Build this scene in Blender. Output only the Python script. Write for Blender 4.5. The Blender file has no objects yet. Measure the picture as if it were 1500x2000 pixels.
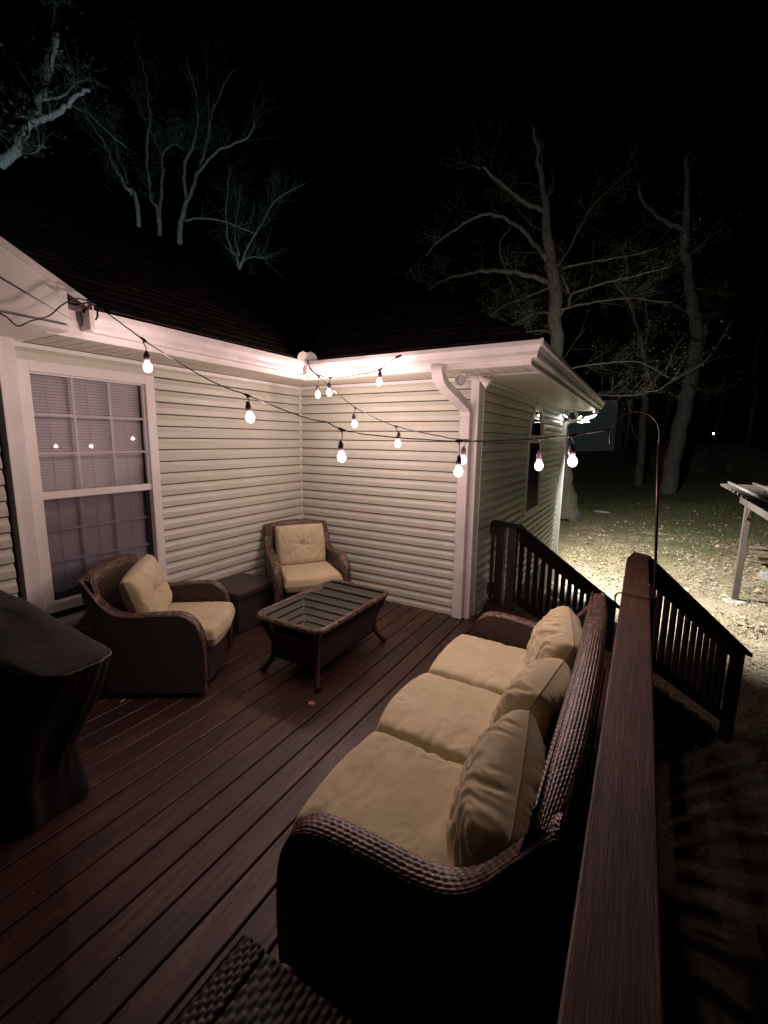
import bpy, math, random
import numpy as np
from mathutils import Vector, Matrix, noise
R = math.radians
random.seed(7); rng = np.random.default_rng(7)
scene = bpy.context.scene
col = scene.collection

# ------------------------------------------------------------------ camera
CP = np.array([3.6435, -4.247, 1.8262]); YAW, PIT, ROL, FPX = -.524, .1629, .0139, 866.9
_f = np.array([math.sin(YAW)*math.cos(PIT), math.cos(YAW)*math.cos(PIT), -math.sin(PIT)])
_r = np.cross(_f, [0, 0, 1]); _r /= np.linalg.norm(_r); _u = np.cross(_r, _f)
_r, _u = _r*math.cos(ROL)+_u*math.sin(ROL), -_r*math.sin(ROL)+_u*math.cos(ROL)
cam = bpy.data.objects.new('camera', bpy.data.cameras.new('camera')); col.objects.link(cam)
cam.matrix_world = Matrix(((_r[0], _u[0], -_f[0], CP[0]), (_r[1], _u[1], -_f[1], CP[1]), (_r[2], _u[2], -_f[2], CP[2]), (0, 0, 0, 1)))
cam.data.sensor_fit = 'HORIZONTAL'; cam.data.sensor_width = 36; cam.data.lens = 36*FPX/1500
cam.data.clip_start = .05; cam.data.clip_end = 1500
scene.camera = cam
def at(px, py, depth):          # a point seen in that direction, depth metres away: used to survey the far trees
    return CP + depth*(_r*(px-750)/FPX - _u*(py-1000)/FPX + _f)

# ------------------------------------------------------------------ night sky
w = bpy.data.worlds.new('World'); scene.world = w; w.use_nodes = True
nt = w.node_tree; bg = nt.nodes['Background']
sky = nt.nodes.new('ShaderNodeTexSky'); sky.sky_type = 'NISHITA'; sky.sun_disc = False
sky.sun_elevation = R(-4); sky.sun_rotation = R(200)
nt.links.new(sky.outputs[0], bg.inputs[0]); bg.inputs[1].default_value = .0035
scene.view_settings.view_transform = 'Standard'; scene.view_settings.look = 'None'
scene.view_settings.exposure = 0; scene.view_settings.gamma = 1; scene.view_settings.use_curve_mapping = False
cy = scene.cycles; cy.use_denoising = True; cy.sample_clamp_indirect = 3; cy.max_bounces = 6
cy.transparent_max_bounces = 12; cy.use_light_tree = True
BULB_W, BULB_C = 32.0, (1, .685, .65)
FLOOD_C = (1, .98, .90)
REAR_C = (.62, .88, 1)

# ------------------------------------------------------------------ helpers
def tag(o, label=None, cat=None, group=None, kind=None):
    if label: o['label'] = label
    if cat: o['category'] = cat
    if group: o['group'] = group
    if kind: o['kind'] = kind
    return o
def empty(name, loc=(0, 0, 0), rz=0, **k):
    o = bpy.data.objects.new(name, None); col.objects.link(o); o.location = loc; o.rotation_euler = (0, 0, rz)
    o.empty_display_size = .2
    return tag(o, **k)
def link(name, me, mat=None, parent=None, smooth=False, **k):
    if mat is not None and len(me.materials) == 0:
        for m in (mat if isinstance(mat, (list, tuple)) else [mat]): me.materials.append(m)
    if smooth: me.polygons.foreach_set('use_smooth', [True]*len(me.polygons))
    o = bpy.data.objects.new(name, me); col.objects.link(o)
    if parent is not None: o.parent = parent
    return tag(o, **k)
class MB:
    def __init__(s): s.v = []; s.f = []; s.m = []; s.uv = None
    def add(s, v, f, m=0):
        n = len(s.v); s.v += [tuple(map(float, p)) for p in v]; s.f += [tuple(i+n for i in q) for q in f]; s.m += [m]*len(f); return s
    def box(s, x0, x1, y0, y1, z0, z1, m=0, M=None):
        v = [(x, y, z) for z in (z0, z1) for y in (y0, y1) for x in (x0, x1)]
        if M is not None: v = [tuple(M @ Vector(p)) for p in v]
        return s.add(v, [(0, 2, 3, 1), (4, 5, 7, 6), (0, 1, 5, 4), (2, 6, 7, 3), (0, 4, 6, 2), (1, 3, 7, 5)], m)
    def extrude(s, prof, a, b, m=0, cap=True):   # prof: list of 3D points of a closed loop at a; vector b-a added
        d = np.array(b, float)-np.array(a, float); n = len(prof)
        v = [tuple(p) for p in prof]+[tuple(np.array(p)+d) for p in prof]
        f = [(i, (i+1) % n, (i+1) % n+n, i+n) for i in range(n)]
        if cap: f += [tuple(range(n))[::-1], tuple(range(n, 2*n))]
        return s.add(v, f, m)
    def tube(s, pts, rad, n=8, m=0, cap=True):
        P = [np.array(p, float) for p in pts]; k = len(P)
        rad = list(rad) if hasattr(rad, '__len__') else [rad]*k
        V = []; ref = None
        for i in range(k):
            t = P[min(i+1, k-1)]-P[max(i-1, 0)]; t = t/(np.linalg.norm(t)+1e-9)
            if ref is None:
                ref = np.cross(t, [0, 0, 1.]) if abs(t[2]) < .9 else np.cross(t, [1., 0, 0])
            a = ref-t*(ref@t); a /= np.linalg.norm(a)+1e-9; ref = a; b = np.cross(t, a)
            V += [P[i]+rad[i]*(math.cos(2*math.pi*j/n)*a+math.sin(2*math.pi*j/n)*b) for j in range(n)]
        F = [(i*n+j, i*n+(j+1) % n, (i+1)*n+(j+1) % n, (i+1)*n+j) for i in range(k-1) for j in range(n)]
        if cap: F += [tuple(range(n))[::-1], tuple(range((k-1)*n, k*n))]
        return s.add(V, F, m)
    def lathe(s, prof, n=20, M=None, m=0):       # prof: (r,z)
        V = [(r*math.cos(2*math.pi*j/n), r*math.sin(2*math.pi*j/n), z) for r, z in prof for j in range(n)]
        if M is not None: V = [tuple(M @ Vector(p)) for p in V]
        k = len(prof)
        F = [(i*n+j, i*n+(j+1) % n, (i+1)*n+(j+1) % n, (i+1)*n+j) for i in range(k-1) for j in range(n)]
        F += [tuple(range(n))[::-1], tuple(range((k-1)*n, k*n))]
        return s.add(V, F, m)
    def mesh(s, name='m'):
        me = bpy.data.meshes.new(name); me.from_pydata(s.v, [], s.f)
        if any(s.m): me.polygons.foreach_set('material_index', s.m)
        me.update(); return me
    def obj(s, name, mat, parent=None, smooth=False, bevel=0, **k):
        o = link(name, s.mesh(name), mat, parent, smooth, **k)
        if bevel:
            b = o.modifiers.new('bevel', 'BEVEL'); b.width = bevel; b.segments = 2; b.limit_method = 'ANGLE'
        return o
def grid(name, P, uv=None, closed_u=False):      # P: (nv,nu,3) array
    nv, nu = P.shape[:2]
    i = np.arange(nv-1)[:, None]; j = np.arange(nu if closed_u else nu-1)[None, :]
    j2 = (j+1) % nu
    F = np.stack([i*nu+j, i*nu+j2, (i+1)*nu+j2, (i+1)*nu+j], -1).reshape(-1, 4)
    me = bpy.data.meshes.new(name)
    me.vertices.add(nv*nu); me.vertices.foreach_set('co', P.reshape(-1).astype(np.float32))
    me.loops.add(F.size); me.loops.foreach_set('vertex_index', F.reshape(-1).astype(np.int32))
    me.polygons.add(len(F)); me.polygons.foreach_set('loop_start', np.arange(0, F.size, 4, dtype=np.int32))
    me.update(calc_edges=True)
    if uv is not None:
        l = me.uv_layers.new(name='UVMap'); l.data.foreach_set('uv', uv.reshape(-1, 2)[F.reshape(-1)].reshape(-1).astype(np.float32))
    me.polygons.foreach_set('use_smooth', [True]*len(F))
    return me
def quads_mesh(name, V):                         # V: (n,4,3)
    n = len(V); me = bpy.data.meshes.new(name)
    me.vertices.add(n*4); me.vertices.foreach_set('co', V.reshape(-1).astype(np.float32))
    me.loops.add(n*4); me.loops.foreach_set('vertex_index', np.arange(n*4, dtype=np.int32))
    me.polygons.add(n); me.polygons.foreach_set('loop_start', np.arange(0, n*4, 4, dtype=np.int32))
    me.update(calc_edges=True); return me
def copy_tree(o, parent=None):
    c = o.copy(); col.objects.link(c); c.parent = parent
    for ch in list(o.children): copy_tree(ch, c)
    return c

# ------------------------------------------------------------------ materials
class NB:
    def __init__(s, name):
        s.m = bpy.data.materials.new(name); s.m.use_nodes = True; s.t = s.m.node_tree
        s.b = s.t.nodes['Principled BSDF']; s.out = s.t.nodes['Material Output']
    def n(s, t, **k):
        x = s.t.nodes.new(t)
        for a, v in k.items():
            if hasattr(x, a): setattr(x, a, v)
            else: x.inputs[a.replace('_', ' ')].default_value = v
        return x
    def l(s, a, b): s.t.links.new(a, b)
    def ramp(s, fac, stops):
        x = s.n('ShaderNodeValToRGB'); e = x.color_ramp.elements
        while len(e) < len(stops): e.new(.5)
        for i, (p, c) in enumerate(stops): e[i].position = p; e[i].color = (*c, 1)
        s.l(fac, x.inputs[0]); return x.outputs[0]
    def bump(s, h, strength, dist=.01, prev=None):
        x = s.n('ShaderNodeBump'); x.inputs['Strength'].default_value = strength; x.inputs['Distance'].default_value = dist
        s.l(h, x.inputs['Height'])
        if prev is not None: s.l(prev, x.inputs['Normal'])
        return x.outputs[0]
    def coord(s, which='Object', scale=(1, 1, 1), obj_random=False):
        c = s.n('ShaderNodeTexCoord').outputs[which]
        mp = s.n('ShaderNodeMapping'); mp.inputs['Scale'].default_value = scale; s.l(c, mp.inputs[0])
        if obj_random:
            oi = s.n('ShaderNodeObjectInfo'); mu = s.n('ShaderNodeMath', operation='MULTIPLY'); s.l(oi.outputs['Random'], mu.inputs[0]); mu.inputs[1].default_value = 37
            cb = s.n('ShaderNodeCombineXYZ'); s.l(mu.outputs[0], cb.inputs[0]); s.l(mu.outputs[0], cb.inputs[1]); s.l(mu.outputs[0], cb.inputs[2]); s.l(cb.outputs[0], mp.inputs['Location'])
        return mp.outputs[0]
    def noise(s, vec, scale, detail=4, rough=.55):
        x = s.n('ShaderNodeTexNoise'); x.inputs['Scale'].default_value = scale; x.inputs['Detail'].default_value = detail; x.inputs['Roughness'].default_value = rough
        s.l(vec, x.inputs[0]); return x.outputs[0]
def simple(name, c, rough=.5, var=.12, nscale=6, bump=.0, bscale=60, metal=0, spec=.5, coat=0, c2=None):
    a = NB(name); v = a.coord()
    f = a.noise(v, nscale)
    d = c2 or tuple(x*(1-var*2) for x in c)
    a.l(a.ramp(f, [(.3, d), (.65, c)]), a.b.inputs['Base Color'])
    a.b.inputs['Roughness'].default_value = rough; a.b.inputs['Metallic'].default_value = metal
    a.b.inputs['Specular IOR Level'].default_value = spec; a.b.inputs['Coat Weight'].default_value = coat
    if bump: a.l(a.bump(a.noise(v, bscale, 5), bump, .01), a.b.inputs['Normal'])
    return a.m
def wood(name, c1, c2, c3, along='Y', rough=.5, scale=1.0):
    a = NB(name); st = {'Y': (14, .9, 14), 'X': (.9, 14, 14), 'Z': (14, 14, .9)}[along]
    v = a.coord('Object', tuple(x*scale for x in st), True)
    g = a.noise(v, 3.0, 8, .65)
    v2 = a.coord('Object', (1, 1, 1), True); big = a.noise(v2, 2.2, 4, .6)
    fine = a.noise(a.coord('Object', tuple(x*4*scale for x in st), True), 4, 3)
    cc = a.ramp(g, [(.28, c2), (.5, c1), (.72, c3)])
    mx = a.n('ShaderNodeMixRGB', blend_type='MULTIPLY'); mx.inputs[0].default_value = .75; a.l(cc, mx.inputs[1]); a.l(a.ramp(big, [(.3, (.55, .55, .57)), (.7, (1.25, 1.2, 1.15))]), mx.inputs[2])
    oi = a.n('ShaderNodeObjectInfo'); hv = a.n('ShaderNodeHueSaturation'); mr = a.n('ShaderNodeMapRange'); mr.inputs[3].default_value = .6; mr.inputs[4].default_value = 1.35
    a.l(oi.outputs['Random'], mr.inputs[0]); a.l(mr.outputs[0], hv.inputs['Value']); a.l(mx.outputs[0], hv.inputs['Color']); a.l(hv.outputs[0], a.b.inputs['Base Color'])
    a.l(a.ramp(g, [(.3, (rough+.15,)*3), (.7, (rough-.08,)*3)]), a.b.inputs['Roughness'])
    a.l(a.bump(fine, .25, .004, a.bump(g, .5, .004)), a.b.inputs['Normal'])
    return a.m
M = {}
M['siding'] = simple('vinyl_siding', (.56, .58, .49), .42, .06, 1.5, .05, 25)
M['trim'] = simple('white_trim', (.80, .79, .76), .38, .05, 2.0, .03, 30)
M['gutter'] = simple('gutter_white', (.78, .76, .74), .35, .09, 5.0, .05, 14)
M['soffit'] = simple('soffit_vinyl', (.62, .60, .50), .45, .04, 3)
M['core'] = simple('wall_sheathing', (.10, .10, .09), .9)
M['found'] = simple('foundation_block', (.30, .25, .19), .9, .2, 9, .5, 40)
M['deck'] = wood('deck_stain', (.046, .0215, .0145), (.014, .007, .0055), (.100, .048, .032), 'Y', .40)
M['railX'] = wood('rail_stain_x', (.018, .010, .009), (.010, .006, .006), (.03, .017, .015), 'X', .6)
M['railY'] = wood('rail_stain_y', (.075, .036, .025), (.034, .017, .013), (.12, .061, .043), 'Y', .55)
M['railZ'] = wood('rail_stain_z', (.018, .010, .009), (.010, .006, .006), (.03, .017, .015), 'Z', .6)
M['cushion'] = None
def cloth(name, c, c2):
    a = NB(name); v = a.coord()
    wv = a.noise(v, 420, 2); big = a.noise(v, 5, 4)
    a.l(a.ramp(big, [(.3, c2), (.7, c)]), a.b.inputs['Base Color']); a.b.inputs['Roughness'].default_value = .92
    a.b.inputs['Specular IOR Level'].default_value = .2; a.b.inputs['Sheen Weight'].default_value = .15
    a.l(a.bump(wv, .18, .001, a.bump(a.noise(v, 30, 5), .10, .01)), a.b.inputs['Normal']); return a.m
M['cushion'] = cloth('khaki_canvas', (.57, .50, .32), (.47, .41, .26))
M['cushion_seam'] = cloth('khaki_seam', (.34, .30, .17), (.28, .25, .14))
def wicker(name, cu=.028, cv=.012, use_uv=True):
    a = NB(name); v = a.coord('UV')
    br = a.n('ShaderNodeTexBrick'); a.l(v, br.inputs[0]); br.offset = .5; br.inputs['Scale'].default_value = 1
    br.inputs['Brick Width'].default_value = cu; br.inputs['Row Height'].default_value = cv; br.inputs['Mortar Size'].default_value = .0022
    br.inputs['Mortar Smooth'].default_value = 1.0; br.inputs['Bias'].default_value = -.2
    br.inputs['Color1'].default_value = (.085, .050, .037, 1); br.inputs['Color2'].default_value = (.030, .018, .014, 1); br.inputs['Mortar'].default_value = (.008, .005, .005, 1)
    a.l(br.outputs['Color'], a.b.inputs['Base Color']); a.b.inputs['Roughness'].default_value = .36
    inv = a.n('ShaderNodeMath', operation='SUBTRACT'); inv.inputs[0].default_value = 1; a.l(br.outputs['Fac'], inv.inputs[1])
    a.l(a.bump(inv.outputs[0], 1.0, .008), a.b.inputs['Normal']); return a.m
M['wicker'] = wicker('woven_resin')
a = NB('woven_strand'); v = a.coord(); at0 = a.n('ShaderNodeAttribute'); at0.attribute_name = 'strand'; a.l(a.ramp(at0.outputs['Fac'], [(.0, (.035, .020, .016)), (.35, (.075, .044, .034)), (.7, (.13, .078, .058)), (1, (.24, .15, .11))]), a.b.inputs['Base Color'])
a.b.inputs['Roughness'].default_value = .34; M['strand'] = a.m
M['dark'] = simple('dark_metal', (.02, .018, .018), .45, .1)
M['rubber'] = simple('black_rubber_cord', (.012, .012, .012), .45, .1)
M['socket'] = simple('bakelite_socket', (.07, .05, .055), .4, .1)
M['cover'] = simple('black_grill_cover', (.010, .008, .006), .8, .15, 5, .5, 14)
M['hem'] = simple('cover_piping', (.10, .07, .055), .5)
M['strand_dark'] = simple('shaded_woven_strand', (.030, .019, .013), .5, .3, 40)  # darker copy of the strand material, foreground dimness put into its colour
M['box'] = simple('dark_resin_box', (.04, .030, .030), .45, .1, 5, .15, 60)
M['stone'] = simple('white_stone', (.62, .61, .58), .85, .12, 9, .5, 30)
M['block'] = simple('grey_block', (.36, .35, .33), .9, .12, 12, .4, 50)
M['firewood'] = simple('old_lumber', (.20, .15, .11), .85, .25, 6, .4, 30)
M['tanwood'] = simple('tan_post', (.34, .22, .13), .8, .1, 5, .3, 30)
M['pergola'] = wood('pergola_stain', (.06, .047, .042), (.038, .031, .028), (.085, .067, .06), 'Z', .6)
M['shed'] = simple('shed_panel', (.40, .42, .46), .8, .05, 1)
M['brush'] = simple('dead_brush', (.075, .062, .045), .95, .3, 4, .8, 12)
M['shingle'] = simple('asphalt_shingle', (.09, .064, .062), .95, .3, 30, .5, 150)
_m = M['shingle'].node_tree; _oi = _m.nodes.new('ShaderNodeObjectInfo'); _hv = _m.nodes.new('ShaderNodeHueSaturation'); _mr = _m.nodes.new('ShaderNodeMapRange'); _mr.inputs[3].default_value = .5; _mr.inputs[4].default_value = 1.5
_p = _m.nodes['Principled BSDF']; _src = _p.inputs['Base Color'].links[0].from_socket
_m.links.new(_oi.outputs['Random'], _mr.inputs[0]); _m.links.new(_mr.outputs[0], _hv.inputs['Value']); _m.links.new(_src, _hv.inputs['Color']); _m.links.new(_hv.outputs[0], _p.inputs['Base Color'])
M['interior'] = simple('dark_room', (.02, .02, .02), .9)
M['blind'] = simple('blind_slats', (.80, .78, .78), .55, .04, 3)
def bark(name, c, c2, sc=5):
    a = NB(name); v = a.coord('Object', (sc, sc, sc*.22))
    f = a.noise(v, 4, 8, .7)
    vo = a.n('ShaderNodeTexVoronoi'); vo.inputs['Scale'].default_value = 3.2; a.l(v, vo.inputs[0])
    mu = a.n('ShaderNodeMath', operation='MULTIPLY'); a.l(f, mu.inputs[0]); a.l(vo.outputs[0], mu.inputs[1])
    a.l(a.ramp(f, [(.32, c2), (.62, c)]), a.b.inputs['Base Color']); a.b.inputs['Roughness'].default_value = .92
    a.l(a.bump(mu.outputs[0], 1.0, .05), a.b.inputs['Normal']); return a.m
M['bark'] = bark('furrowed_bark', (.20, .175, .135), (.06, .05, .038), 5)
M['barkpale'] = bark('pale_smooth_bark', (.42, .42, .40), (.16, .16, .15), 4)
M['barkgrey'] = bark('grey_smooth_bark', (.22, .215, .20), (.075, .073, .066), 4)
M['twig'] = simple('twig_bark', (.10, .09, .065), .9)
M['twigpale'] = simple('pale_twig_bark', (.15, .16, .15), .9)
M['leaf'] = simple('young_leaf', (.07, .085, .022), .6, .3, 3)
M['litter'] = simple('dry_leaf', (.46, .37, .26), .85, .3, 2, c2=(.20, .135, .085))
M['grass'] = simple('grass_blade', (.13, .17, .055), .7, .25, 2)
def glass(name, ior, tint=(.85, .85, .86), rough=.0):
    a = NB(name); a.t.nodes.remove(a.b)
    tr = a.n('ShaderNodeBsdfTransparent'); tr.inputs[0].default_value = (*tint, 1)
    gl = a.n('ShaderNodeBsdfGlossy'); gl.inputs['Roughness'].default_value = rough
    fr = a.n('ShaderNodeFresnel'); fr.inputs[0].default_value = ior
    mx = a.n('ShaderNodeMixShader'); a.l(fr.outputs[0], mx.inputs[0]); a.l(tr.outputs[0], mx.inputs[1]); a.l(gl.outputs[0], mx.inputs[2]); a.l(mx.outputs[0], a.out.inputs[0]); return a.m
M['pane'] = glass('window_glass', 1.55, (.95, .94, .96))
M['screen'] = glass('screened_glass', 1.4, (.66, .65, .70))
M['tableglass'] = glass('tinted_table_glass', 2.7, (.25, .25, .26))
def glow(name, c, strength, trans):
    a = NB(name); a.t.nodes.remove(a.b)
    em = a.n('ShaderNodeEmission'); em.inputs[0].default_value = (*c, 1); em.inputs[1].default_value = strength
    tr = a.n('ShaderNodeBsdfTransparent'); mx = a.n('ShaderNodeMixShader'); mx.inputs[0].default_value = trans
    a.l(em.outputs[0], mx.inputs[1]); a.l(tr.outputs[0], mx.inputs[2]); a.l(mx.outputs[0], a.out.inputs[0]); return a.m
M['bulb'] = glow('bulb_glass', (1, .66, .56), 12, .35)
M['filament'] = glow('filament', (1, .80, .66), 140, 0)
M['lampface'] = glow('flood_face', (.96, 1, .95), 40, 0)
M['farlamp'] = glow('far_lamp', (.55, .72, 1), 30, 0)
M['rustpole'] = simple('brown_metal_pole', (.03, .02, .018), .4, .1, metal=.3)

# ground
def ground_mat():
    a = NB('yard_ground'); v = a.coord('Object')
    big = a.noise(v, .35, 5, .6); med = a.noise(v, 3.0, 6, .7); fin = a.noise(v, 26, 6, .75)
    straw = a.ramp(fin, [(.30, (.13, .10, .07)), (.48, (.33, .275, .19)), (.68, (.53, .46, .345))])
    grass = a.ramp(fin, [(.32, (.07, .075, .032)), (.48, (.16, .17, .075)), (.58, (.34, .24, .15)), (.66, (.20, .19, .09)), (.76, (.30, .20, .13))])
    sx = a.n('ShaderNodeSeparateXYZ'); a.l(v, sx.inputs[0])
    # grass takes over with distance from the deck (y) and away from the house
    m1 = a.n('ShaderNodeMath', operation='MULTIPLY_ADD'); a.l(sx.outputs[1], m1.inputs[0]); m1.inputs[1].default_value = .16; m1.inputs[2].default_value = -2.45
    m2 = a.n('ShaderNodeMath', operation='MULTIPLY_ADD'); a.l(med, m2.inputs[0]); m2.inputs[1].default_value = 2.2; a.l(m1.outputs[0], m2.inputs[2])
    m3 = a.n('ShaderNodeMath', operation='MULTIPLY_ADD'); a.l(big, m3.inputs[0]); m3.inputs[1].default_value = 1.6; a.l(m2.outputs[0], m3.inputs[2])
    fac = a.ramp(m3.outputs[0], [(.45, (0, 0, 0)), (1.0, (1, 1, 1))])
    mx = a.n('ShaderNodeMixRGB'); a.l(fac, mx.inputs[0]); a.l(straw, mx.inputs[1]); a.l(grass, mx.inputs[2])
    a.l(mx.outputs[0], a.b.inputs['Base Color']); a.b.inputs['Roughness'].default_value = .95
    a.l(a.bump(fin, 1, .05, a.bump(med, .6, .12)), a.b.inputs['Normal']); return a.m
M['ground'] = ground_mat()
GZ = -1.12
def gz(x, y):
    h = GZ+.05*math.sin(x*.7+1)*math.sin(y*.5)
    if y > 24: h += min((y-24)*.085, 4.5)*(1 if y < 80 else 1)
    d = math.hypot(x-1.2, y-14.3)
    h += .16*math.exp(-(d/.9)**2)
    return h
xs = np.concatenate([[-600, -200, -80, -40, -20], np.linspace(-8, 14, 89), [20, 30, 45, 80, 200, 600]])
ys = np.concatenate([[-600, -150, -40, -15], np.linspace(-7, 26, 112), [30, 36, 44, 55, 70, 90, 140, 250, 600]])
P = np.zeros((len(ys), len(xs), 3))
for i, y in enumerate(ys):
    for j, x in enumerate(xs):
        near = 1 if -8 <= x <= 14 and -7 <= y <= 26 else 0
        P[i, j] = (x, y, gz(x, y)+near*.035*noise.noise(Vector((x*2.3, y*2.3, 0))))
link('ground', grid('ground', P), M['ground'], kind='structure')

# ------------------------------------------------------------------ house
E = .1016; Z0 = .087; WX = 2.21; HY = 5.08; ZS = 2.43
house = empty('house', (0, 0, 0), label='single storey house with sage dutch lap siding, white trim and dark shingle roof', cat='house')
def siding_profile(h=E):   # (out, z)
    return [(-.002, -.001), (.0175, -.001), (.019, .003), (.0185, h*.47), (.0135, h*.55), (.005, h*.70), (.0, h*.885), (-.002, h*.885)]
def siding(j0, j1, frame, a0, a1, cuts=()):
    # frame(out, along, z)->xyz ; one board per course, cut round openings
    for j in range(j0, j1+1):
        z = Z0+E*j; h = min(E, ZS-.03-z)
        if h < .02: continue
        segs = [(a0, a1)]
        for (c0, c1, zb, zt) in cuts:
            if z+h*.5 > zb and z+h*.5 < zt:
                ns = []
                for s0, s1 in segs:
                    if c1 <= s0 or c0 >= s1: ns.append((s0, s1)); continue
                    if c0 > s0: ns.append((s0, c0))
                    if c1 < s1: ns.append((c1, s1))
                segs = ns
        for s0, s1 in segs:
            if s1-s0 < .02: continue
            pr = [(o, min(zz, h)) for o, zz in siding_profile()]
            b = MB(); n = len(pr)
            b.add([frame(o, s0, z+zz) for o, zz in pr]+[frame(o, s1, z+zz) for o, zz in pr],
                  [(i, (i+1) % n, (i+1) % n+n, i+n) for i in range(n)]+[tuple(range(n))[::-1], tuple(range(n, 2*n))])
            b.obj('siding_board', M['siding'], house)
WIN = (-2.845, -1.888, .54, 2.318)
siding(-1, 22, lambda o, s, z: (o, s, z), -2.87, -.016, [(WIN[0], WIN[1], WIN[2]+.0, WIN[3])])
siding(-1, 22, lambda o, s, z: (s, -o, z), .016, WX-.06)
def arch_cut(): return (2.24, 3.27, .75, 1.93)
siding(-4, 22, lambda o, s, z: (WX+o, s, z), .15, HY-.02, [(2.25, 3.26, .76, 1.92), (2.33, 3.18, 1.92, 2.1), (2.52, 3.0, 2.1, 2.28)])
siding(-1, 22, lambda o, s, z: (.15+o, s, z), -7, -3.03)
T = M['trim']
# wall cores behind the siding
b = MB(); b.box(-.12, -.001, -2.80, -.0, -.35, 2.42)
b2 = MB(); b2.box(-.12, WX-.001, .001, .12, -.35, 2.42); b2.box(WX-.12, WX-.001, .12, HY, -.35, 2.42)
cw = MB(); cw.box(-.12, -.002, WIN[1], 0, -.35, 2.42); cw.box(-.12, -.002, -2.9, WIN[1], 2.30, 2.42); cw.box(-.12, -.002, -2.9, WIN[1], -.35, .56)
cw.box(-.10, WX-.002, .002, .12, -.35, 2.42)
cw.box(WX-.12, WX-.002, .12, 2.26, -.35, 2.42); cw.box(WX-.12, WX-.002, 3.25, HY-.02, -.35, 2.42); cw.box(WX-.12, WX-.002, 2.26, 3.25, -.35, .77); cw.box(WX-.12, WX-.002, 2.26, 3.25, 2.28, 2.42)
cw.box(-6.5, WX-.02, HY-.12, HY-.01, -.35, 2.42); cw.box(-6.5, -6.4, -8, HY-.13, -.35, 2.42); cw.box(0, .148, -7, -3.035, -.35, 2.5)
cw.box(-6.4, .0, -8, -7.9, -.35, 2.42)
cw.obj('wall', M['core'], house)
fb = MB(); fb.box(WX-.10, WX-.015, 0, HY-.03, GZ-.2, -.33); fb.obj('foundation', M['found'], house)
# room darkness behind the windows
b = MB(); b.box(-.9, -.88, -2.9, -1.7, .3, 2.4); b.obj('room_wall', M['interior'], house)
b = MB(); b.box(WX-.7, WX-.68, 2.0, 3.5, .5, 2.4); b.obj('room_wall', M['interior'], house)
# inner corner post
b = MB(); b.box(0, .022, -.022, 0, -.02, ZS-.035); b.obj('corner_post', T, house)
# outer corner board
b = MB(); b.box(WX-.06, WX+.022, -.022, 0, -.02, ZS-.002); b.box(WX, WX+.022, 0, .125, -.02, ZS-.002); b.obj('corner_board', T, house, bevel=.003)
b = MB(); b.box(WX+.001, WX+.026, .135, .149, -.33, ZS-.04); b.obj('channel_strip', T, house)
b = MB(); b.box(WX-.01, WX+.024, HY-.02, HY+.09, -.35, ZS-.002); b.obj('corner_board', T, house, bevel=.003)
# corner post of the near wing
b = MB(); b.box(0, .12, -2.962, -2.872, -.02, 2.46); b.obj('corner_board', T, house, bevel=.004)
b = MB(); b.box(.05, .135, -2.975, -2.9635, -.02, 2.46); b.obj('channel_strip', T, house)

# ---- double hung window
wn = empty('window'); wn.parent = house
y0, y1, z0, z1 = WIN
b = MB(); c = .072
b.box(-.03, .028, y0, y0+c, z0, z1); b.box(-.03, .028, y1-c, y1, z0, z1); b.box(-.03, .028, y0+c, y1-c, z1-c, z1); b.box(-.03, .034, y0+c, y1-c, z0, z0+c)
b.box(.0, .018, y0-.012, y0-.001, z0, z1+.012); b.box(0, .018, y1+.001, y1+.012, z0, z1+.012); b.box(0, .018, y0-.001, y1+.001, z1+.001, z1+.012)
b.obj('window_frame', T, wn, bevel=.003)
gy0, gy1 = y0+c, y1-c; zm = 1.395
b = MB(); b.box(-.032, .012, gy0, gy1, zm-.026, zm+.028); b.box(-.032, -.004, gy0, gy0+.014, zm+.028, z1-c); b.box(-.032, -.004, gy1-.014, gy1, zm+.028, z1-c); b.box(-.032, -.004, gy0+.014, gy1-.014, z1-c-.012, z1-c)
b.obj('upper_sash', T, wn, bevel=.002)
b = MB(); b.box(-.07, -.036, gy0, gy0+.022, z0+c, zm-.027); b.box(-.07, -.036, gy1-.022, gy1, z0+c, zm-.027); b.box(-.07, -.036, gy0+.022, gy1-.022, z0+c, z0+c+.04)
b.obj('lower_sash', M['dark'], wn)
ph = z1-c-.012-zm-.028
def muntins(x, ya, yb, za, zb, mat):
    for k in (1, 2):
        yy = ya+(yb-ya)*k/3; m = MB(); m.box(x-.004, x+.004, yy-.009, yy+.009, za, zb); m.obj('muntin', mat, wn)
        zz = za+(zb-za)*k/3; m = MB(); m.box(x-.0035, x+.0035, ya, yb, zz-.009, zz+.009); m.obj('muntin', mat, wn)
muntins(-.022, gy0+.014, gy1-.014, zm+.028, z1-c-.012, T)
muntins(-.055, gy0+.022, gy1-.022, z0+c+.04, zm-.027, M['blind'])
for k in range(3):
    for r in range(3):
        ya = gy0+.014+(gy1-gy0-.028)*k/3; yb = gy0+.014+(gy1-gy0-.028)*(k+1)/3; za = zm+.028+ph*r/3; zb = za+ph/3
        m = MB(); m.add([(-.012, ya, za), (-.012, yb, za), (-.012, yb, zb), (-.012, ya, zb)], [(0, 1, 2, 3)]); m.obj('pane', M['pane'], wn)
m = MB(); m.add([(-.045, gy0, z0+c), (-.045, gy1, z0+c), (-.045, gy1, zm-.02), (-.045, gy0, zm-.02)], [(0, 1, 2, 3)]); m.obj('pane', M['screen'], wn)
b = MB()
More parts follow.
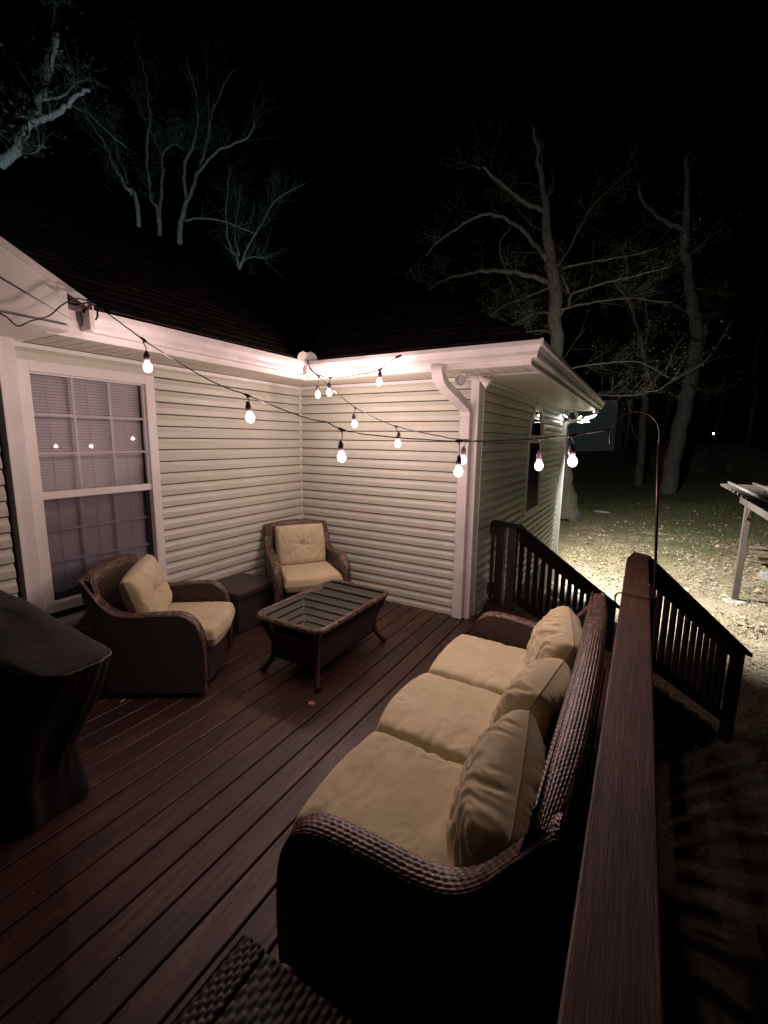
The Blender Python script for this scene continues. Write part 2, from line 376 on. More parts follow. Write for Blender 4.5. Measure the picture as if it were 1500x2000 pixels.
for k in range(90):
    zz = z0+.10+k*.0215
    if zz > z1-.06: break
    b.add([(-.092, gy0-.02, zz-.0105), (-.092, gy1+.005, zz-.0105), (-.100, gy1+.005, zz+.0095), (-.100, gy0-.02, zz+.0095)], [(0, 1, 2, 3)])
b.obj('blind_slats', M['blind'], wn, kind='stuff')
b = MB()
for yy in (gy0+.14, gy0+.41, gy0+.68): b.box(-.087, -.0855, yy-.0015, yy+.0015, z0+.1, z1-.08)
b.obj('blind_cord', M['blind'], wn)
b = MB(); b.box(-.12, -.10, gy1+.0, gy1+.06, z0, z1); b.box(-.12, -.05, gy1+.006, gy1+.012, z0+c, z1-c); b.obj('jamb', M['dark'], wn)

# ---- arched window in the side wall
aw = empty('window', (WX, 0, 0)); aw.parent = house
ay0, ay1, az0, az1 = 2.25, 3.26, .76, 1.80
b = MB(); t = .05
b.box(.0, .03, ay0, ay0+t, az0, az1); b.box(0, .03, ay1-t, ay1, az0, az1); b.box(0, .034, ay0+t, ay1-t, az0, az0+t); b.box(0, .034, ay0, ay1, az1, az1+.07)
b.obj('window_frame', T, aw, bevel=.003)
zc = 1.90; n = 28; rr = [(t_, zc+.0) for t_ in (0, 1)]
ym = (ay0+ay1)/2; ro = (ay1-ay0)/2; rh = .46
b = MB(); V = []
for i in range(n+1):
    t_ = math.pi*i/n
    for (q, x) in ((1, 0), (1, .032), (.88, .032), (.88, 0)):
        V.append((x, ym-ro*q*math.cos(t_), zc+rh*q*math.sin(t_)))
F = [(i*4+j, i*4+(j+1) % 4, (i+1)*4+(j+1) % 4, (i+1)*4+j) for i in range(n) for j in range(4)]
b.add(V, F); b.box(0, .033, ay0, ay1, zc-.028, zc+.012); b.obj('arch_frame', T, aw)
b = MB(); b.add([(.006, ym, zc)]+[(.006, ym-ro*.9*math.cos(math.pi*i/n), zc+rh*.9*math.sin(math.pi*i/n)) for i in range(n+1)], [(0, i+1, i+2) for i in range(n)]); b.obj('arch_pane', M['pane'], aw)
b = MB(); b.add([(.006, ay0+t, az0+t), (.006, ay1-t, az0+t), (.006, ay1-t, az1), (.006, ay0+t, az1)], [(0, 1, 2, 3)]); b.obj('pane', M['pane'], aw)
b = MB(); b.add([(-.05, ay0+.02, az0), (-.05, ay1-.02, az0), (-.05, ay1-.02, 2.28), (-.05, ay0+.02, 2.28)], [(0, 1, 2, 3)]); b.obj('curtain', simple('grey_curtain', (.16, .15, .19), .9), aw)

# ---- soffits : grooved panels
OH = .50
def soffit_panels(fr, s0, s1, w0, w1, step=.098):
    s = s0
    while s < s1-.01:
        e = min(s+step-.009, s1)
        b = MB(); v = [fr(s, w0(s), ZS), fr(e, w0(e), ZS), fr(e, w1(e), ZS), fr(s, w1(s), ZS)]
        v2 = [(x, y, z+.012) for x, y, z in v]
        b.add(v+v2, [(0, 1, 2, 3), (7, 6, 5, 4), (0, 4, 5, 1), (1, 5, 6, 2), (2, 6, 7, 3), (3, 7, 4, 0)]); b.obj('soffit_panel', M['soffit'], house)
        s += step
soffit_panels(lambda s, w_, z: (w_, s, z), -2.87, -OH, lambda s: .022, lambda s: OH)
soffit_panels(lambda s, w_, z: (s, w_, z), OH, WX+.02, lambda s: -.022, lambda s: -OH)
soffit_panels(lambda s, w_, z: (s, w_, z), WX+.02, WX+.58, lambda s: -.05, lambda s: -OH)
soffit_panels(lambda s, w_, z: (w_, s, z), -.044, HY+.55, lambda s: WX+.024, lambda s: WX+.57)
b = MB(); b.box(.022, OH-.002, -OH+.002, -.022, ZS, ZS+.012); b.obj('soffit_panel', M['soffit'], house)
# dark decking above the panels (so grooves read dark)
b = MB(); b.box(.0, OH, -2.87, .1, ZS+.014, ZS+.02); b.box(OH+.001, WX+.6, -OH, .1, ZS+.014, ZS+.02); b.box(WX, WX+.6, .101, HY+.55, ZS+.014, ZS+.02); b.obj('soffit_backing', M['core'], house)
b = MB(); b.box(.0, .022, -2.87, -.022, ZS-.034, ZS-.004); b.box(.022, WX-.06, -.022, -.0, ZS-.034, ZS-.004); b.box(WX+.0005, WX+.024, .15, HY-.02, ZS-.034, ZS-.004)
b.obj('soffit_trim', T, house, bevel=.002)
b = MB(); b.box(WX+.025, WX+.57, -.06, -.045, ZS-.008, ZS-.001); b.obj('soffit_divider', T, house)
# fascia
b = MB(); b.box(OH, OH+.02, -2.87, -OH-.02, ZS-.008, 2.58); b.obj('fascia_board', T, house, bevel=.002)
b = MB(); b.box(OH, WX+.60, -OH-.02, -OH, ZS-.008, 2.58); b.obj('fascia_board', T, house, bevel=.002)
b = MB(); b.box(WX+.571, WX+.591, -OH+.001, HY+.56, ZS-.008, 2.58); b.obj('fascia_board', T, house, bevel=.002)
# gutters : K profile (out from fascia, z)
GB = 2.465; GT = 2.585
kp = [(0, GB), (.058, GB), (.066, GB+.018), (.070, GB+.045), (.088, GB+.078), (.105, GB+.088), (.108, GT), (.100, GT), (.100, GT-.008), (.09, GB+.085), (.06, GB+.05), (.05, GB+.01), (.006, GB+.01), (.006, GT), (0, GT)]
def gutter(fr, s0, s1, m0=0, m1=0, name='gutter'):   # m: mitre direction
    b = MB(); n = len(kp)
    b.add([fr(o, s0+m0*o, z) for o, z in kp]+[fr(o, s1+m1*o, z) for o, z in kp], [(i, (i+1) % n, (i+1) % n+n, i+n) for i in range(n)]+[tuple(range(n))[::-1], tuple(range(n, 2*n))])
    o = b.obj(name, M['gutter'], house); return o
gf = OH+.021
gutter(lambda o, s, z: (gf+o, s, z), -2.64, -gf, 0, -1)
gx = WX+.592
gutter(lambda o, s, z: (s, -gf-o, z), gf, gx, 1, 1)
gutter(lambda o, s, z: (gx+o, s, z), -gf, HY+.50, -1, 0)
# gutter seams / miter strips
b = MB(); b.box(gf-.002+.0, gf+.115, -gf-.112, -gf-.0, GB-.003, GB-.0005); b.box(gf+.100, gf+.128, -gf-.128, -gf-.104, GB-.002, GT+.004); b.obj('miter_strip', T, house)
b = MB(); b.box(gx+.092, gx+.113, -gf-.113, -gf-.092, GB+.07, GT+.006); b.obj('miter_strip', T, house)
# splash guard at the inner corner
b = MB(); g = gf+.10
for sgn in (0, 1):
    pr = [(0, GT-.01), (.0, GT+.085), (.055, GT+.092), (.115, GT+.06), (.135, GT+.02), (.135, GT-.01)]
    p1 = [((g, -g-t_, z) if sgn else (g+t_, -g, z)) for t_, z in pr]
    if sgn: p1 = [(g-.0, -g-.0-t_, z) for t_, z in pr]
    dd = (.004, 0, 0) if sgn else (0, .004, 0)
    b.extrude(p1, (0, 0, 0), dd)
b.obj('splash_guard', T, house)
# gutter end piece and bracket of the near gutter end
b = MB(); b.box(gf-.01, gf+.11, -2.672, -2.641, GB+.0, GT+.03); b.box(gf+.0, gf+.02, -2.86, -2.673, GB+.03, GT+.035); b.obj('end_cap', T, house, bevel=.003)
b = MB(); b.box(gf+.02, gf+.075, -2.83, -2.80, 2.44, 2.66); b.box(gf+.021, gf+.03, -2.79, -2.68, GB+.05, GB+.13); b.obj('end_bracket', M['gutter'], house)
# near wing rake : fascia rising towards the camera, with cornice return
def rz_(y): return 2.64+.50*(-2.74-y)
b = MB(); b.extrude([(.66, -2.80, rz_(-2.80)-.005), (.66, -2.80, rz_(-2.80)-.17), (.66, -4.1, rz_(-4.1)-.24), (.66, -4.1, rz_(-4.1))], (0, 0, 0), (-.02, 0, 0)); b.obj('rake_board', T, house, bevel=.002)
b = MB(); b.extrude([(.662, -2.70, rz_(-2.70)+.01), (.662, -2.70, rz_(-2.70)-.03), (.662, -4.1, rz_(-4.1)-.03), (.662, -4.1, rz_(-4.1)+.01)], (0, 0, 0), (.014, 0, 0)); b.obj('drip_edge', M['gutter'], house)
b = MB(); b.extrude([(.655, -2.80, 2.455), (.655, -2.80, rz_(-2.80)-.172), (.655, -3.6, rz_(-3.6)-.242), (.655, -4.1, rz_(-4.1)-.242), (.655, -4.1, 2.455)], (0, 0, 0), (-.02, 0, 0)); b.obj('cornice_return', T, house, bevel=.002)
b = MB(); b.box(.0, .68, -4.2, -2.80, 2.425, 2.452); b.obj('cornice_soffit', T, house, bevel=.002)
b = MB()
V = [(-3.2, -2.66, rz_(-2.66)-.02), (.65, -2.66, rz_(-2.66)-.02), (.65, -6, rz_(-6)-.02), (-3.2, -6, rz_(-6)-.02)]
b.add(V+[(x, y, z+.03) for x, y, z in V], [(0, 1, 2, 3), (7, 6, 5, 4), (0, 4, 5, 1), (1, 5, 6, 2), (2, 6, 7, 3), (3, 7, 4, 0)]); b.obj('near_roof', M['shingle'], house)

# ---- main roof
PT = .62; e0 = .60; re = WX+.68; RZ = 2.592; RD = 3.55
roof = MB(); zt = RZ+PT*RD
xr = e0-RD; yb = -e0
ridge_y = -e0+RD; nb = -e0+2*RD
RR = (HY+.62+.6)/2; zr = RZ+PT*RR; yr = -e0+RR
Vv = [(e0, -9, RZ), (e0, -e0, RZ), (e0-RR, yr, zr), (xr, 3.2, zt), (xr, -9, zt), (re, -e0, RZ), (re-RR, yr, zr), (re, HY+.62, RZ), (xr-RD, HY+.62, RZ), (xr-RD, -9, RZ), (e0-RR, 3.2, zr)]
roof.add(Vv, [(0, 1, 2, 3, 4), (1, 5, 6, 2), (5, 7, 6), (7, 8, 3, 2, 6), (8, 9, 4, 3)])
ro_ = roof.obj('roof', M['shingle'], house)
sol = ro_.modifiers.new('s', 'SOLIDIFY'); sol.thickness = .03; sol.offset = -1
# shingles on the two slopes that face the deck and on the hip side
tab = MB(); tab.box(-.15, .15, -.0, .16, .0, .007); tabme = tab.mesh('shingle'); tabme.materials.append(M['shingle'])
sl = math.atan(PT); spots = []
cosr = math.cos(sl)
for i in range(26):
    for k in range(60):
        off = (i % 2)*.15+random.uniform(-.03, .03)
        d = .015+i*.14*cosr
        y = -3.6+k*.305+off
        if y < -.6+ -(-d) + -.0 and y < -e0+d-.05 and -3.55 < y: spots.append((0, e0-d, y, RZ+PT*d, i))
        x = e0-4+k*.305+off
        if e0-d+.08 < x < re-d-.16: spots.append((1, x, -e0+d, RZ+PT*d, i))
def shm(t):
    fdir, x, y, z, i = t
    if fdir == 0: Mx = Matrix.Translation((x, y, z)) @ Matrix.Rotation(R(90), 4, 'Z') @ Matrix.Rotation(sl, 4, 'X')
    else: Mx = Matrix.Translation((x, y, z)) @ Matrix.Rotation(sl, 4, 'X')
    return Mx @ Matrix.Translation((0, 0, .008+random.uniform(0, .003))) @ Matrix.Rotation(R(-1.6), 4, 'X')
spots.sort(key=lambda t: (t[1]-CP[0])**2+(t[2]-CP[1])**2+(t[3]-CP[2])**2)
for t in spots[:300]:
    o = bpy.data.objects.new('shingle', tabme); col.objects.link(o); o.parent = ro_; o.matrix_local = shm(t)
b = MB()
for t in spots[300:]: b.box(-.15, .15, 0, .16, 0, .007, M=shm(t))
b.obj('shingle_field', M['shingle'], ro_, kind='stuff')

# ---- downspouts
def downspout(x, yw, side):
    d = empty('downspout', (0, 0, 0)); d.parent = house
    def ribbed(w_, dp):  # outline of a corrugated 2x3 pipe
        pts = []
        for i in range(13):
            xx = -w_/2+w_*i/12; pts.append((xx, -dp/2-(0 if i % 2 else -.004)))
        for i in range(9):
            yy = -dp/2+dp*i/8; pts.append((w_/2-(0 if i % 2 else .003), yy))
        for i in range(13): pts.append((w_/2-w_*i/12, dp/2))
        for i in range(9): pts.append((-w_/2+(0 if i % 2 else .003), dp/2-dp*i/8))
        return pts
    return d, ribbed
d, ribbed = downspout(0, 0, 0)
pts = ribbed(.105, .075); b = MB(); b.extrude([(2.125+px, -.064+py, .01) for px, py in pts], (0, 0, .01), (0, 0, 2.10)); b.obj('pipe', M['gutter'], d)
def elbow(path, w_, dp, nm='elbow', par=None, across=(1, 0, 0)):
    b = MB(); K = len(path); V = []
    ax = np.array(across, float); n = 12
    loop = [(-w_/2, -dp/2), (0, -dp/2), (w_/2, -dp/2), (w_/2, 0), (w_/2, dp/2), (0, dp/2), (-w_/2, dp/2), (-w_/2, 0)]
    for i, p in enumerate(path):
        tt = np.array(path[min(i+1, K-1)], float)-np.array(path[max(i-1, 0)], float); tt /= np.linalg.norm(tt)
        a2 = ax-tt*(ax@tt); a2 /= np.linalg.norm(a2); b2_ = np.cross(tt, a2)
        for (u_, v_) in loop: V.append(np.array(p)+a2*u_+b2_*v_)
    m = len(loop)
    b.add(V, [(i*m+j, i*m+(j+1) % m, (i+1)*m+(j+1) % m, (i+1)*m+j) for i in range(K-1) for j in range(m)]+[tuple(range(m))[::-1], tuple(range((K-1)*m, K*m))])
    return b.obj(nm, M['gutter'], par, bevel=.004)
def smooth_path(P_, n=8):
    P_ = [np.array(p, float) for p in P_]; out = []
    P_ = [2*P_[0]-P_[1]]+P_+[2*P_[-1]-P_[-2]]
    for i in range(1, len(P_)-2):
        for k in range(n):
            t = k/n; p0, p1, p2, p3 = P_[i-1:i+3]
            out.append(.5*((2*p1)+(-p0+p2)*t+(2*p0-5*p1+4*p2-p3)*t*t+(-p0+3*p1-3*p2+p3)*t**3))
    out.append(P_[-2]); return out
elbow(smooth_path([(2.03, -gf-.03, GB+.0), (2.03, -gf-.03, 2.42), (2.035, -gf+.04, 2.33), (2.08, -.32, 2.24), (2.115, -.13, 2.155), (2.124, -.066, 2.10), (2.125, -.064, 2.05)]), .10, .075, 'elbow', d)
d2 = empty('downspout', (0, 0, 0)); d2.parent = house
b = MB(); b.extrude([(WX+.065+px*.7, HY+.03+py, GZ+.1) for px, py in pts], (0, 0, GZ+.1), (0, 0, 2.15)); b.obj('pipe', M['gutter'], d2)
elbow(smooth_path([(WX+.60, HY+.05, 2.47), (WX+.60, HY+.05, 2.40), (WX+.53, HY+.05, 2.31), (WX+.30, HY+.04, 2.24), (WX+.12, HY+.03, 2.20), (WX+.065, HY+.03, 2.12), (WX+.065, HY+.03, 2.05)]), .055, .07, 'elbow', d2, (0, 1, 0))

# ------------------------------------------------------------------ floodlights
def cone_lamp(name, base, tip, r0, r1, mat, par, face=None, n=20):
    base = Vector(base); tip = Vector(tip); q = (tip-base).to_track_quat('Z', 'Y').to_matrix().to_4x4(); L = (tip-base).length
    Mx = Matrix.Translation(base) @ q
    b = MB(); b.lathe([(.001, 0), (r0, .0), (r0, L*.35), (r0*1.15, L*.45), (r1, L*.95), (r1, L), (r1*.9, L), (r1*.86, L*.9)], n, Mx); h = b.obj(name, mat, par, smooth=True)
    b = MB(); b.lathe([(.001, L*.92), (r1*.86, L*.92)], n, Mx); b.obj('lens', face or mat, h)
    return Mx
fl = empty('flood_light', (2.17, -.2, ZS), label='unlit white twin headed floodlight under the eave above the corner downspout', cat='floodlight')
def loc(p): return (p[0]-2.17, p[1]+.2, p[2]-ZS)
b = MB(); b.lathe([(.055, -.0), (.055, -.02), (.03, -.03), (.001, -.031)], 24); b.tube([loc((2.17, -.2, 2.40)), loc((2.16, -.24, 2.38))], .016); b.tube([loc((2.17, -.2, 2.40)), loc((2.27, -.17, 2.40))], .014)
b.obj('mount', T, fl, smooth=True)
cone_lamp('lamp_head', loc((2.14, -.20, 2.395)), loc((2.17, -.36, 2.355)), .022, .056, T, fl, M['gutter'])
b = MB(); c0 = Vector(loc((2.17, -.362, 2.355))); nn = Vector((.1, -.9, -.2)).normalized(); q = nn.to_track_quat('Z', 'Y').to_matrix().to_4x4()
for k in range(10):
    an = math.pi*2*k/10; p = Matrix.Translation(c0) @ q @ Vector((.04*math.cos(an), .04*math.sin(an), .002)); b.tube([p, p+nn*.004], .006, 8)
b.obj('sensor_bead', M['pane'], fl)
cone_lamp('lamp_head', loc((2.265, -.17, 2.405)), loc((2.365, -.15, 2.335)), .024, .050, T, fl, M['gutter'])
f2 = empty('flood_light', (2.40, 5.02, ZS), label='lit floodlight cluster at the far corner of the house under the soffit', cat='floodlight')
def loc2(p): return (p[0]-2.40, p[1]-5.02, p[2]-ZS)
b = MB(); b.lathe([(.06, 0), (.06, -.02), (.03, -.035), (.001, -.036)], 20)
for q_ in ((2.33, 5.0, 2.38), (2.46, 4.98, 2.37)): b.tube([(0, 0, -.03), loc2(q_)], .014)
b.obj('mount', T, f2, smooth=True)
cone_lamp('lamp_head', loc2((2.34, 5.0, 2.385)), loc2((2.285, 4.97, 2.30)), .025, .05, T, f2, M['lampface'])
cone_lamp('lamp_head', loc2((2.45, 4.98, 2.37)), loc2((2.545, 4.93, 2.265)), .025, .05, T, f2, M['lampface'])
f3 = empty('flood_light', (2.70, 5.70, 2.50), label='lit bullet floodlight tucked against the far end of the side gutter', cat='floodlight')
b = MB(); b.box(-.05, .05, -.07, -.01, -.06, .06); b.obj('mount', T, f3)
cone_lamp('lamp_head', (0, 0, -.01), (.03, -.02, -.075), .02, .042, T, f3, M['lampface'])
def spot(name, p, to, watts, c, ang, blend, size, par):
    L = bpy.data.lights.new(name, 'SPOT'); L.energy = watts; L.color = c; L.spot_size = R(ang); L.spot_blend = blend; L.shadow_soft_size = size
    o = bpy.data.objects.new(name, L); col.objects.link(o); o.parent = par
    o.location = p; wp = Vector(p)+par.location
    o.rotation_euler = (Vector(to)-wp).to_track_quat('-Z', 'Y').to_euler(); return o
spot('lamp_light', loc2((2.575, 4.90, 2.235)), (5.4, 7.2, GZ), 3600, FLOOD_C, 116, .6, .04, f2)
spot('lamp_light', loc2((2.262, 4.94, 2.275)), (2.6, 3.2, -.6), 2.5, FLOOD_C, 150, .9, .04, f2)
spot('lamp_light', (.045, .02, -.11), (4.5, 17, 1.2), 1300, FLOOD_C, 150, .8, .04, f3)
L = bpy.data.lights.new('lamp_light', 'POINT'); L.energy = .8; L.color = FLOOD_C; L.shadow_soft_size = .03
o = bpy.data.objects.new('lamp_light', L); col.objects.link(o); o.parent = f3; o.location = (0.0, -.42, -.17)
# loose cable at the far corner
b = MB(); b.tube(smooth_path([(2.33, 5.0, 2.28), (2.42, 4.95, 2.21), (2.52, 4.95, 2.185), (2.62, 4.95, 2.19), (2.72, 4.95, 2.19)]), .007, 6)
b.obj('loose_cable', T, smooth=True, label='short loose white cable sticking out below the far corner floodlight', cat='cable')
# rear floodlight that lights the trees behind the house
f4 = empty('flood_light', (-6.55, 3.0, 2.2), label='cool white floodlight on the rear wall aimed up at the trees', cat='floodlight')
b = MB(); b.lathe([(.06, 0), (.06, .02), (.001, .03)], 16, Matrix.Rotation(R(-90), 4, 'Y')); b.obj('mount', T, f4)
cone_lamp('lamp_head', (-.03, 0, 0), (-.12, .03, .06), .03, .055, T, f4, M['lampface'])
spot('lamp_light', (-.75, .20, .50), (-16, 10, 9), 1500, REAR_C, 160, .5, .05, f4)

# ------------------------------------------------------------------ deck
deck = empty('deck', (0, 0, 0), kind='structure')
deck['label'] = 'stained wooden deck of long boards'
P1 = np.array([2.50, .60]); P2 = np.array([3.62, -.10])   # clipped corner at the top of the stairs
ED = (P2-P1)/np.linalg.norm(P2-P1); EN = np.array([-ED[1], ED[0]])
if EN[1] < 0: EN = -EN
SDIR = np.array([math.sin(R(36)), math.cos(R(36))]); SLOPE = .685
def yend(x, inset):
    if x < WX+.03: return -.012
    k = (x-P1[0])/ED[0]; p = P1+ED*k-EN*inset/1.0
    # line through P1-EN*inset with direction ED
    q = P1-EN*inset; y = q[1]+(x-q[0])*ED[1]/ED[0]
    return min(y, .60-inset*.3)
x = 1.302-.149*9
k = 0
while x < 3.60:
    xa, xb = x+.005, x+.144
    if xa < -.02: xa = .02 if xb > .03 else xa
    if xb > 3.61: xb = 3.61
    if xb-xa > .03 and xb > .02:
        splits = [-6.5]
        ya, yb2 = yend(xa, .30), yend(xb, .30)
        ch = .004
        pr = [(xa, -.035), (xa, -ch), (xa+ch, 0), (xb-ch, 0), (xb, -ch), (xb, -.035)]
        b = MB(); n = 6
        v0 = [(px, -6.5, pz) for px, pz in pr]; v1 = [(px, ya+(yb2-ya)*(px-xa)/(xb-xa), pz) for px, pz in pr]
        b.add(v0+v1, [(i, (i+1) % n, (i+1) % n+n, i+n) for i in range(n)]+[tuple(range(n))[::-1], tuple(range(n, 2*n))])
        o = b.obj('deck_board', M['deck'], deck); o.location.z = random.uniform(-.0015, .0005)
    x += .149; k += 1
# two border boards along the stair head
for j in range(2):
    q0 = P1-EN*(.005+.149*j); q1 = q0-EN*.142
    def ext(q, xx): return (xx, q[1]+(xx-q[0])*ED[1]/ED[0])
    pts_ = [ext(q0, 2.24), ext(q0, 3.60), ext(q1, 3.60), ext(q1, 2.24)]
    b = MB(); b.extrude([(px, py, -.035) for px, py in pts_], (0, 0, 0), (0, 0, .035)); b.obj('deck_board', M['deck'], deck, bevel=.004)
b = MB()
b.box(.0, 3.55, -6.5, -.05, -.22, -.045); b.extrude([(2.24, -.05, -.22), (3.55, -.05, -.22), (P2[0]-.08, P2[1]-.03, -.22), (P1[0]-.02, P1[1]-.05, -.22), (2.24, P1[1]-.05, -.22)], (0, 0, 0), (0, 0, .17))
b.obj('joist_frame', M['railX'], deck)
b = MB()
for (px, py) in ((3.45, -.3), (3.45, -2.4), (3.45, -4.6), (2.6, .35)): b.box(px-.045, px+.045, py-.045, py+.045, GZ-.2, -.2)
b.obj('support_post', M['railZ'], deck)
b = MB()
for (px, py, r_) in ((1.80, -2.03, .028),):
    b.add([(px+r_*math.cos(a_)*(.9+.2*random.random()), py+r_*.7*math.sin(a_), .0012) for a_ in np.linspace(0, 2*math.pi, 17)[:-1]], [tuple(range(16))])
b.obj('pale_spot', simple('pale_orange_spot', (.42, .22, .12), .7, .3, 60), deck)  # small flat spot, a paler orange than the boards

b = MB()
x = 1.302-.149*8
while x < 3.55:
    for yj in np.arange(-6.2, -.1, .405):
        for dx in (.035, .112):
            if random.random() < .9:
                cx_, cy_ = x+dx+random.uniform(-.006, .006), yj+random.uniform(-.008, .008)
                b.add([(cx_+.0042*math.cos(a_), cy_+.0042*math.sin(a_), .0012) for a_ in np.linspace(0, 2*math.pi, 7)[:-1]], [tuple(range(6))])
    x += .149
b.obj('screw_heads', M['dark'], deck, kind='stuff')
b = MB()
for _ in range(70):
    cx_, cy_, s_, a0 = random.uniform(.6, 3.4), random.uniform(-4.0, -.1), random.uniform(.002, .008), random.uniform(0, 6)
    b.add([(cx_+s_*math.cos(a0+t)*(1 if k % 2 else .4), cy_+s_*math.sin(a0+t)*.6, .002+random.uniform(0, .003)) for k, t in enumerate((0, 1.2, 2.4, 3.6, 4.9))], [(0, 1, 2, 3, 4)])
b.obj('deck_debris', M['litter'], kind='stuff')

# ------------------------------------------------------------------ railings
RZT = .945
dr = empty('deck_railing', (3.68, -2.2, 0), label='dark stained deck railing with wide flat cap running beside the sofa', cat='railing')
def sub(ob, off): 
    for o in ob: pass
def bx(name, x0, x1, y0, y1, z0, z1, mat, par, o=(0, 0, 0), bevel=.003, M_=None):
    b = MB(); b.box(x0-o[0], x1-o[0], y0-o[1], y1-o[1], z0-o[2], z1-o[2], M=M_); return b.obj(name, mat, par, bevel=bevel)
O = (3.68, -2.2, 0)
b = MB(); cp = [(3.613, -6.4), (3.757, -6.4), (3.750, -.255), (3.735, -.225), (3.650, -.150), (3.606, -.42)]
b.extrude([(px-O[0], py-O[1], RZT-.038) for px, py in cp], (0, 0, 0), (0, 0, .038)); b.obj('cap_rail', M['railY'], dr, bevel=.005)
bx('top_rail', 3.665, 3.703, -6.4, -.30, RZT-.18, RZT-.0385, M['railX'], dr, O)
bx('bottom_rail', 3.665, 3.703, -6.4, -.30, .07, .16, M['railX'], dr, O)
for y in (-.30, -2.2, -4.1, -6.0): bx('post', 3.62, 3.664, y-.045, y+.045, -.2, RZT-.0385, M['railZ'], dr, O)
bal = MB(); bal.box(-.018, .018, -.018, .018, 0, .84); balme = bal.mesh('baluster'); balme.materials.append(M['railZ'])
def baluster(par, p, h=.84):
    o = bpy.data.objects.new('baluster', balme); col.objects.link(o); o.parent = par; o.location = p; o.scale = (1, 1, h/.84); return o
y = -.42
while y > -6.3: baluster(dr, (3.722-O[0], y-O[1], .05), .80); y -= .115
# screw marks on the cap
b = MB()
for (px, py) in ((3.66, -2.72), (3.70, -2.75), (3.70, -2.83), (3.69, -2.66), (3.73, -2.80)): b.tube([(px-O[0], py-O[1], RZT+.0003), (px-O[0], py-O[1], RZT+.0008)], .003, 8)
b.obj('screw', simple('rusty_screw', (.10, .03, .012), .8), dr)

def stair_rail(S, Lh, label, zt0=RZT, nbal=13, capover=0):
    S = np.array(S, float); r = empty('stair_railing', (S[0], S[1], 0), math.atan2(SDIR[1], SDIR[0]), label=label, cat='railing')
    # local x runs down the stairs
    def beam(name, u0, u1, zt, zb, w_, mat):
        b = MB(); b.extrude([(u0, -w_/2, zb-SLOPE*u0), (u1, -w_/2, zb-SLOPE*u1), (u1, -w_/2, zt-SLOPE*u1), (u0, -w_/2, zt-SLOPE*u0)], (0, 0, 0), (0, w_, 0))
        return b.obj(name, mat, r, bevel=.004)
    b = MB(); c0 = -.02
    beam('cap_rail', c0, Lh, zt0, zt0-.038, .14, M['railX'])
    beam('top_rail', 0.04, Lh-.08, zt0-.039, zt0-.165, .04, M['railX'])
    beam('bottom_rail', .05, Lh-.12, .20, .09, .04, M['railX'])
    bp = MB(); u = Lh-.12; bp.box(u-.045, u+.045, -.045, .045, GZ-.1, zt0-.04-SLOPE*(u+.045)); bp.obj('post', M['railZ'], r, bevel=.004)
    n = int((Lh-.25)/.107)
    for i in range(n): 
        u = .11+i*.107; o = baluster(r, (u, .0385, .12-SLOPE*u), .76)
    return r
stair_rail((3.715, -.235), 1.66, 'descending stair railing that starts at the end of the wide deck rail cap')
stair_rail((2.56, .475), 1.66, 'descending stair railing nearest the house side wall behind the sofa')
r2 = empty('deck_railing', (2.4, .52, 0), label='short dark railing stub between the house side wall and the stairs', cat='railing'); O2 = (2.4, .52, 0)
bx('post', 2.335, 2.425, .48, .57, -.2, RZT-.039, M['railZ'], r2, O2); bx('post', 2.475, 2.565, .43, .52, -.2, RZT-.039, M['railZ'], r2, O2)
b = MB(); b.extrude([(2.245-O2[0], .55-O2[1], RZT-.038), (2.255-O2[0], .66-O2[1], RZT-.038), (2.50-O2[0], .57-O2[1], RZT-.038), (2.62-O2[0], .47-O2[1], RZT-.038), (2.56-O2[0], .385-O2[1], RZT-.038)][::-1], (0, 0, 0), (0, 0, .038)); b.obj('cap_rail', M['railX'], r2, bevel=.004)
bx('bottom_rail', 2.236, 2.334, .56, .60, .10, .23, M['railX'], r2, O2); bx('top_rail', 2.236, 2.334, .56, .60, RZT-.16, RZT-.039, M['railX'], r2, O2)
baluster(r2, (2.285-O2[0], .54-O2[1], .06), .82)
# stairs
st = empty('staircase', (float(P2[0]+P1[0])/2, float(P2[1]+P1[1])/2, 0), math.atan2(SDIR[1], SDIR[0]), label='dark wooden steps going down from the deck between the two stair railings', cat='stairs')
W2 = .66
for i in range(6):
    zt_ = -.178*(i+1); u0 = .02+.26*i
    b = MB(); b.box(u0, u0+.135, -W2, W2, zt_-.035, zt_); b.obj('tread', M['railX'], st, bevel=.004)
    b = MB(); b.box(u0+.14, u0+.275, -W2, W2, zt_-.035, zt_); b.obj('tread', M['railX'], st, bevel=.004)
for s_ in (-1, 1):
    b = MB(); b.extrude([(0, s_*(W2+.001), -.03), (1.60, s_*(W2+.001), -.03-SLOPE*1.60), (1.60, s_*(W2+.001), -.33-SLOPE*1.45), (0, s_*(W2+.001), -.33)], (0, 0, 0), (0, s_*.036, 0)); b.obj('stringer', M['railX'], st)

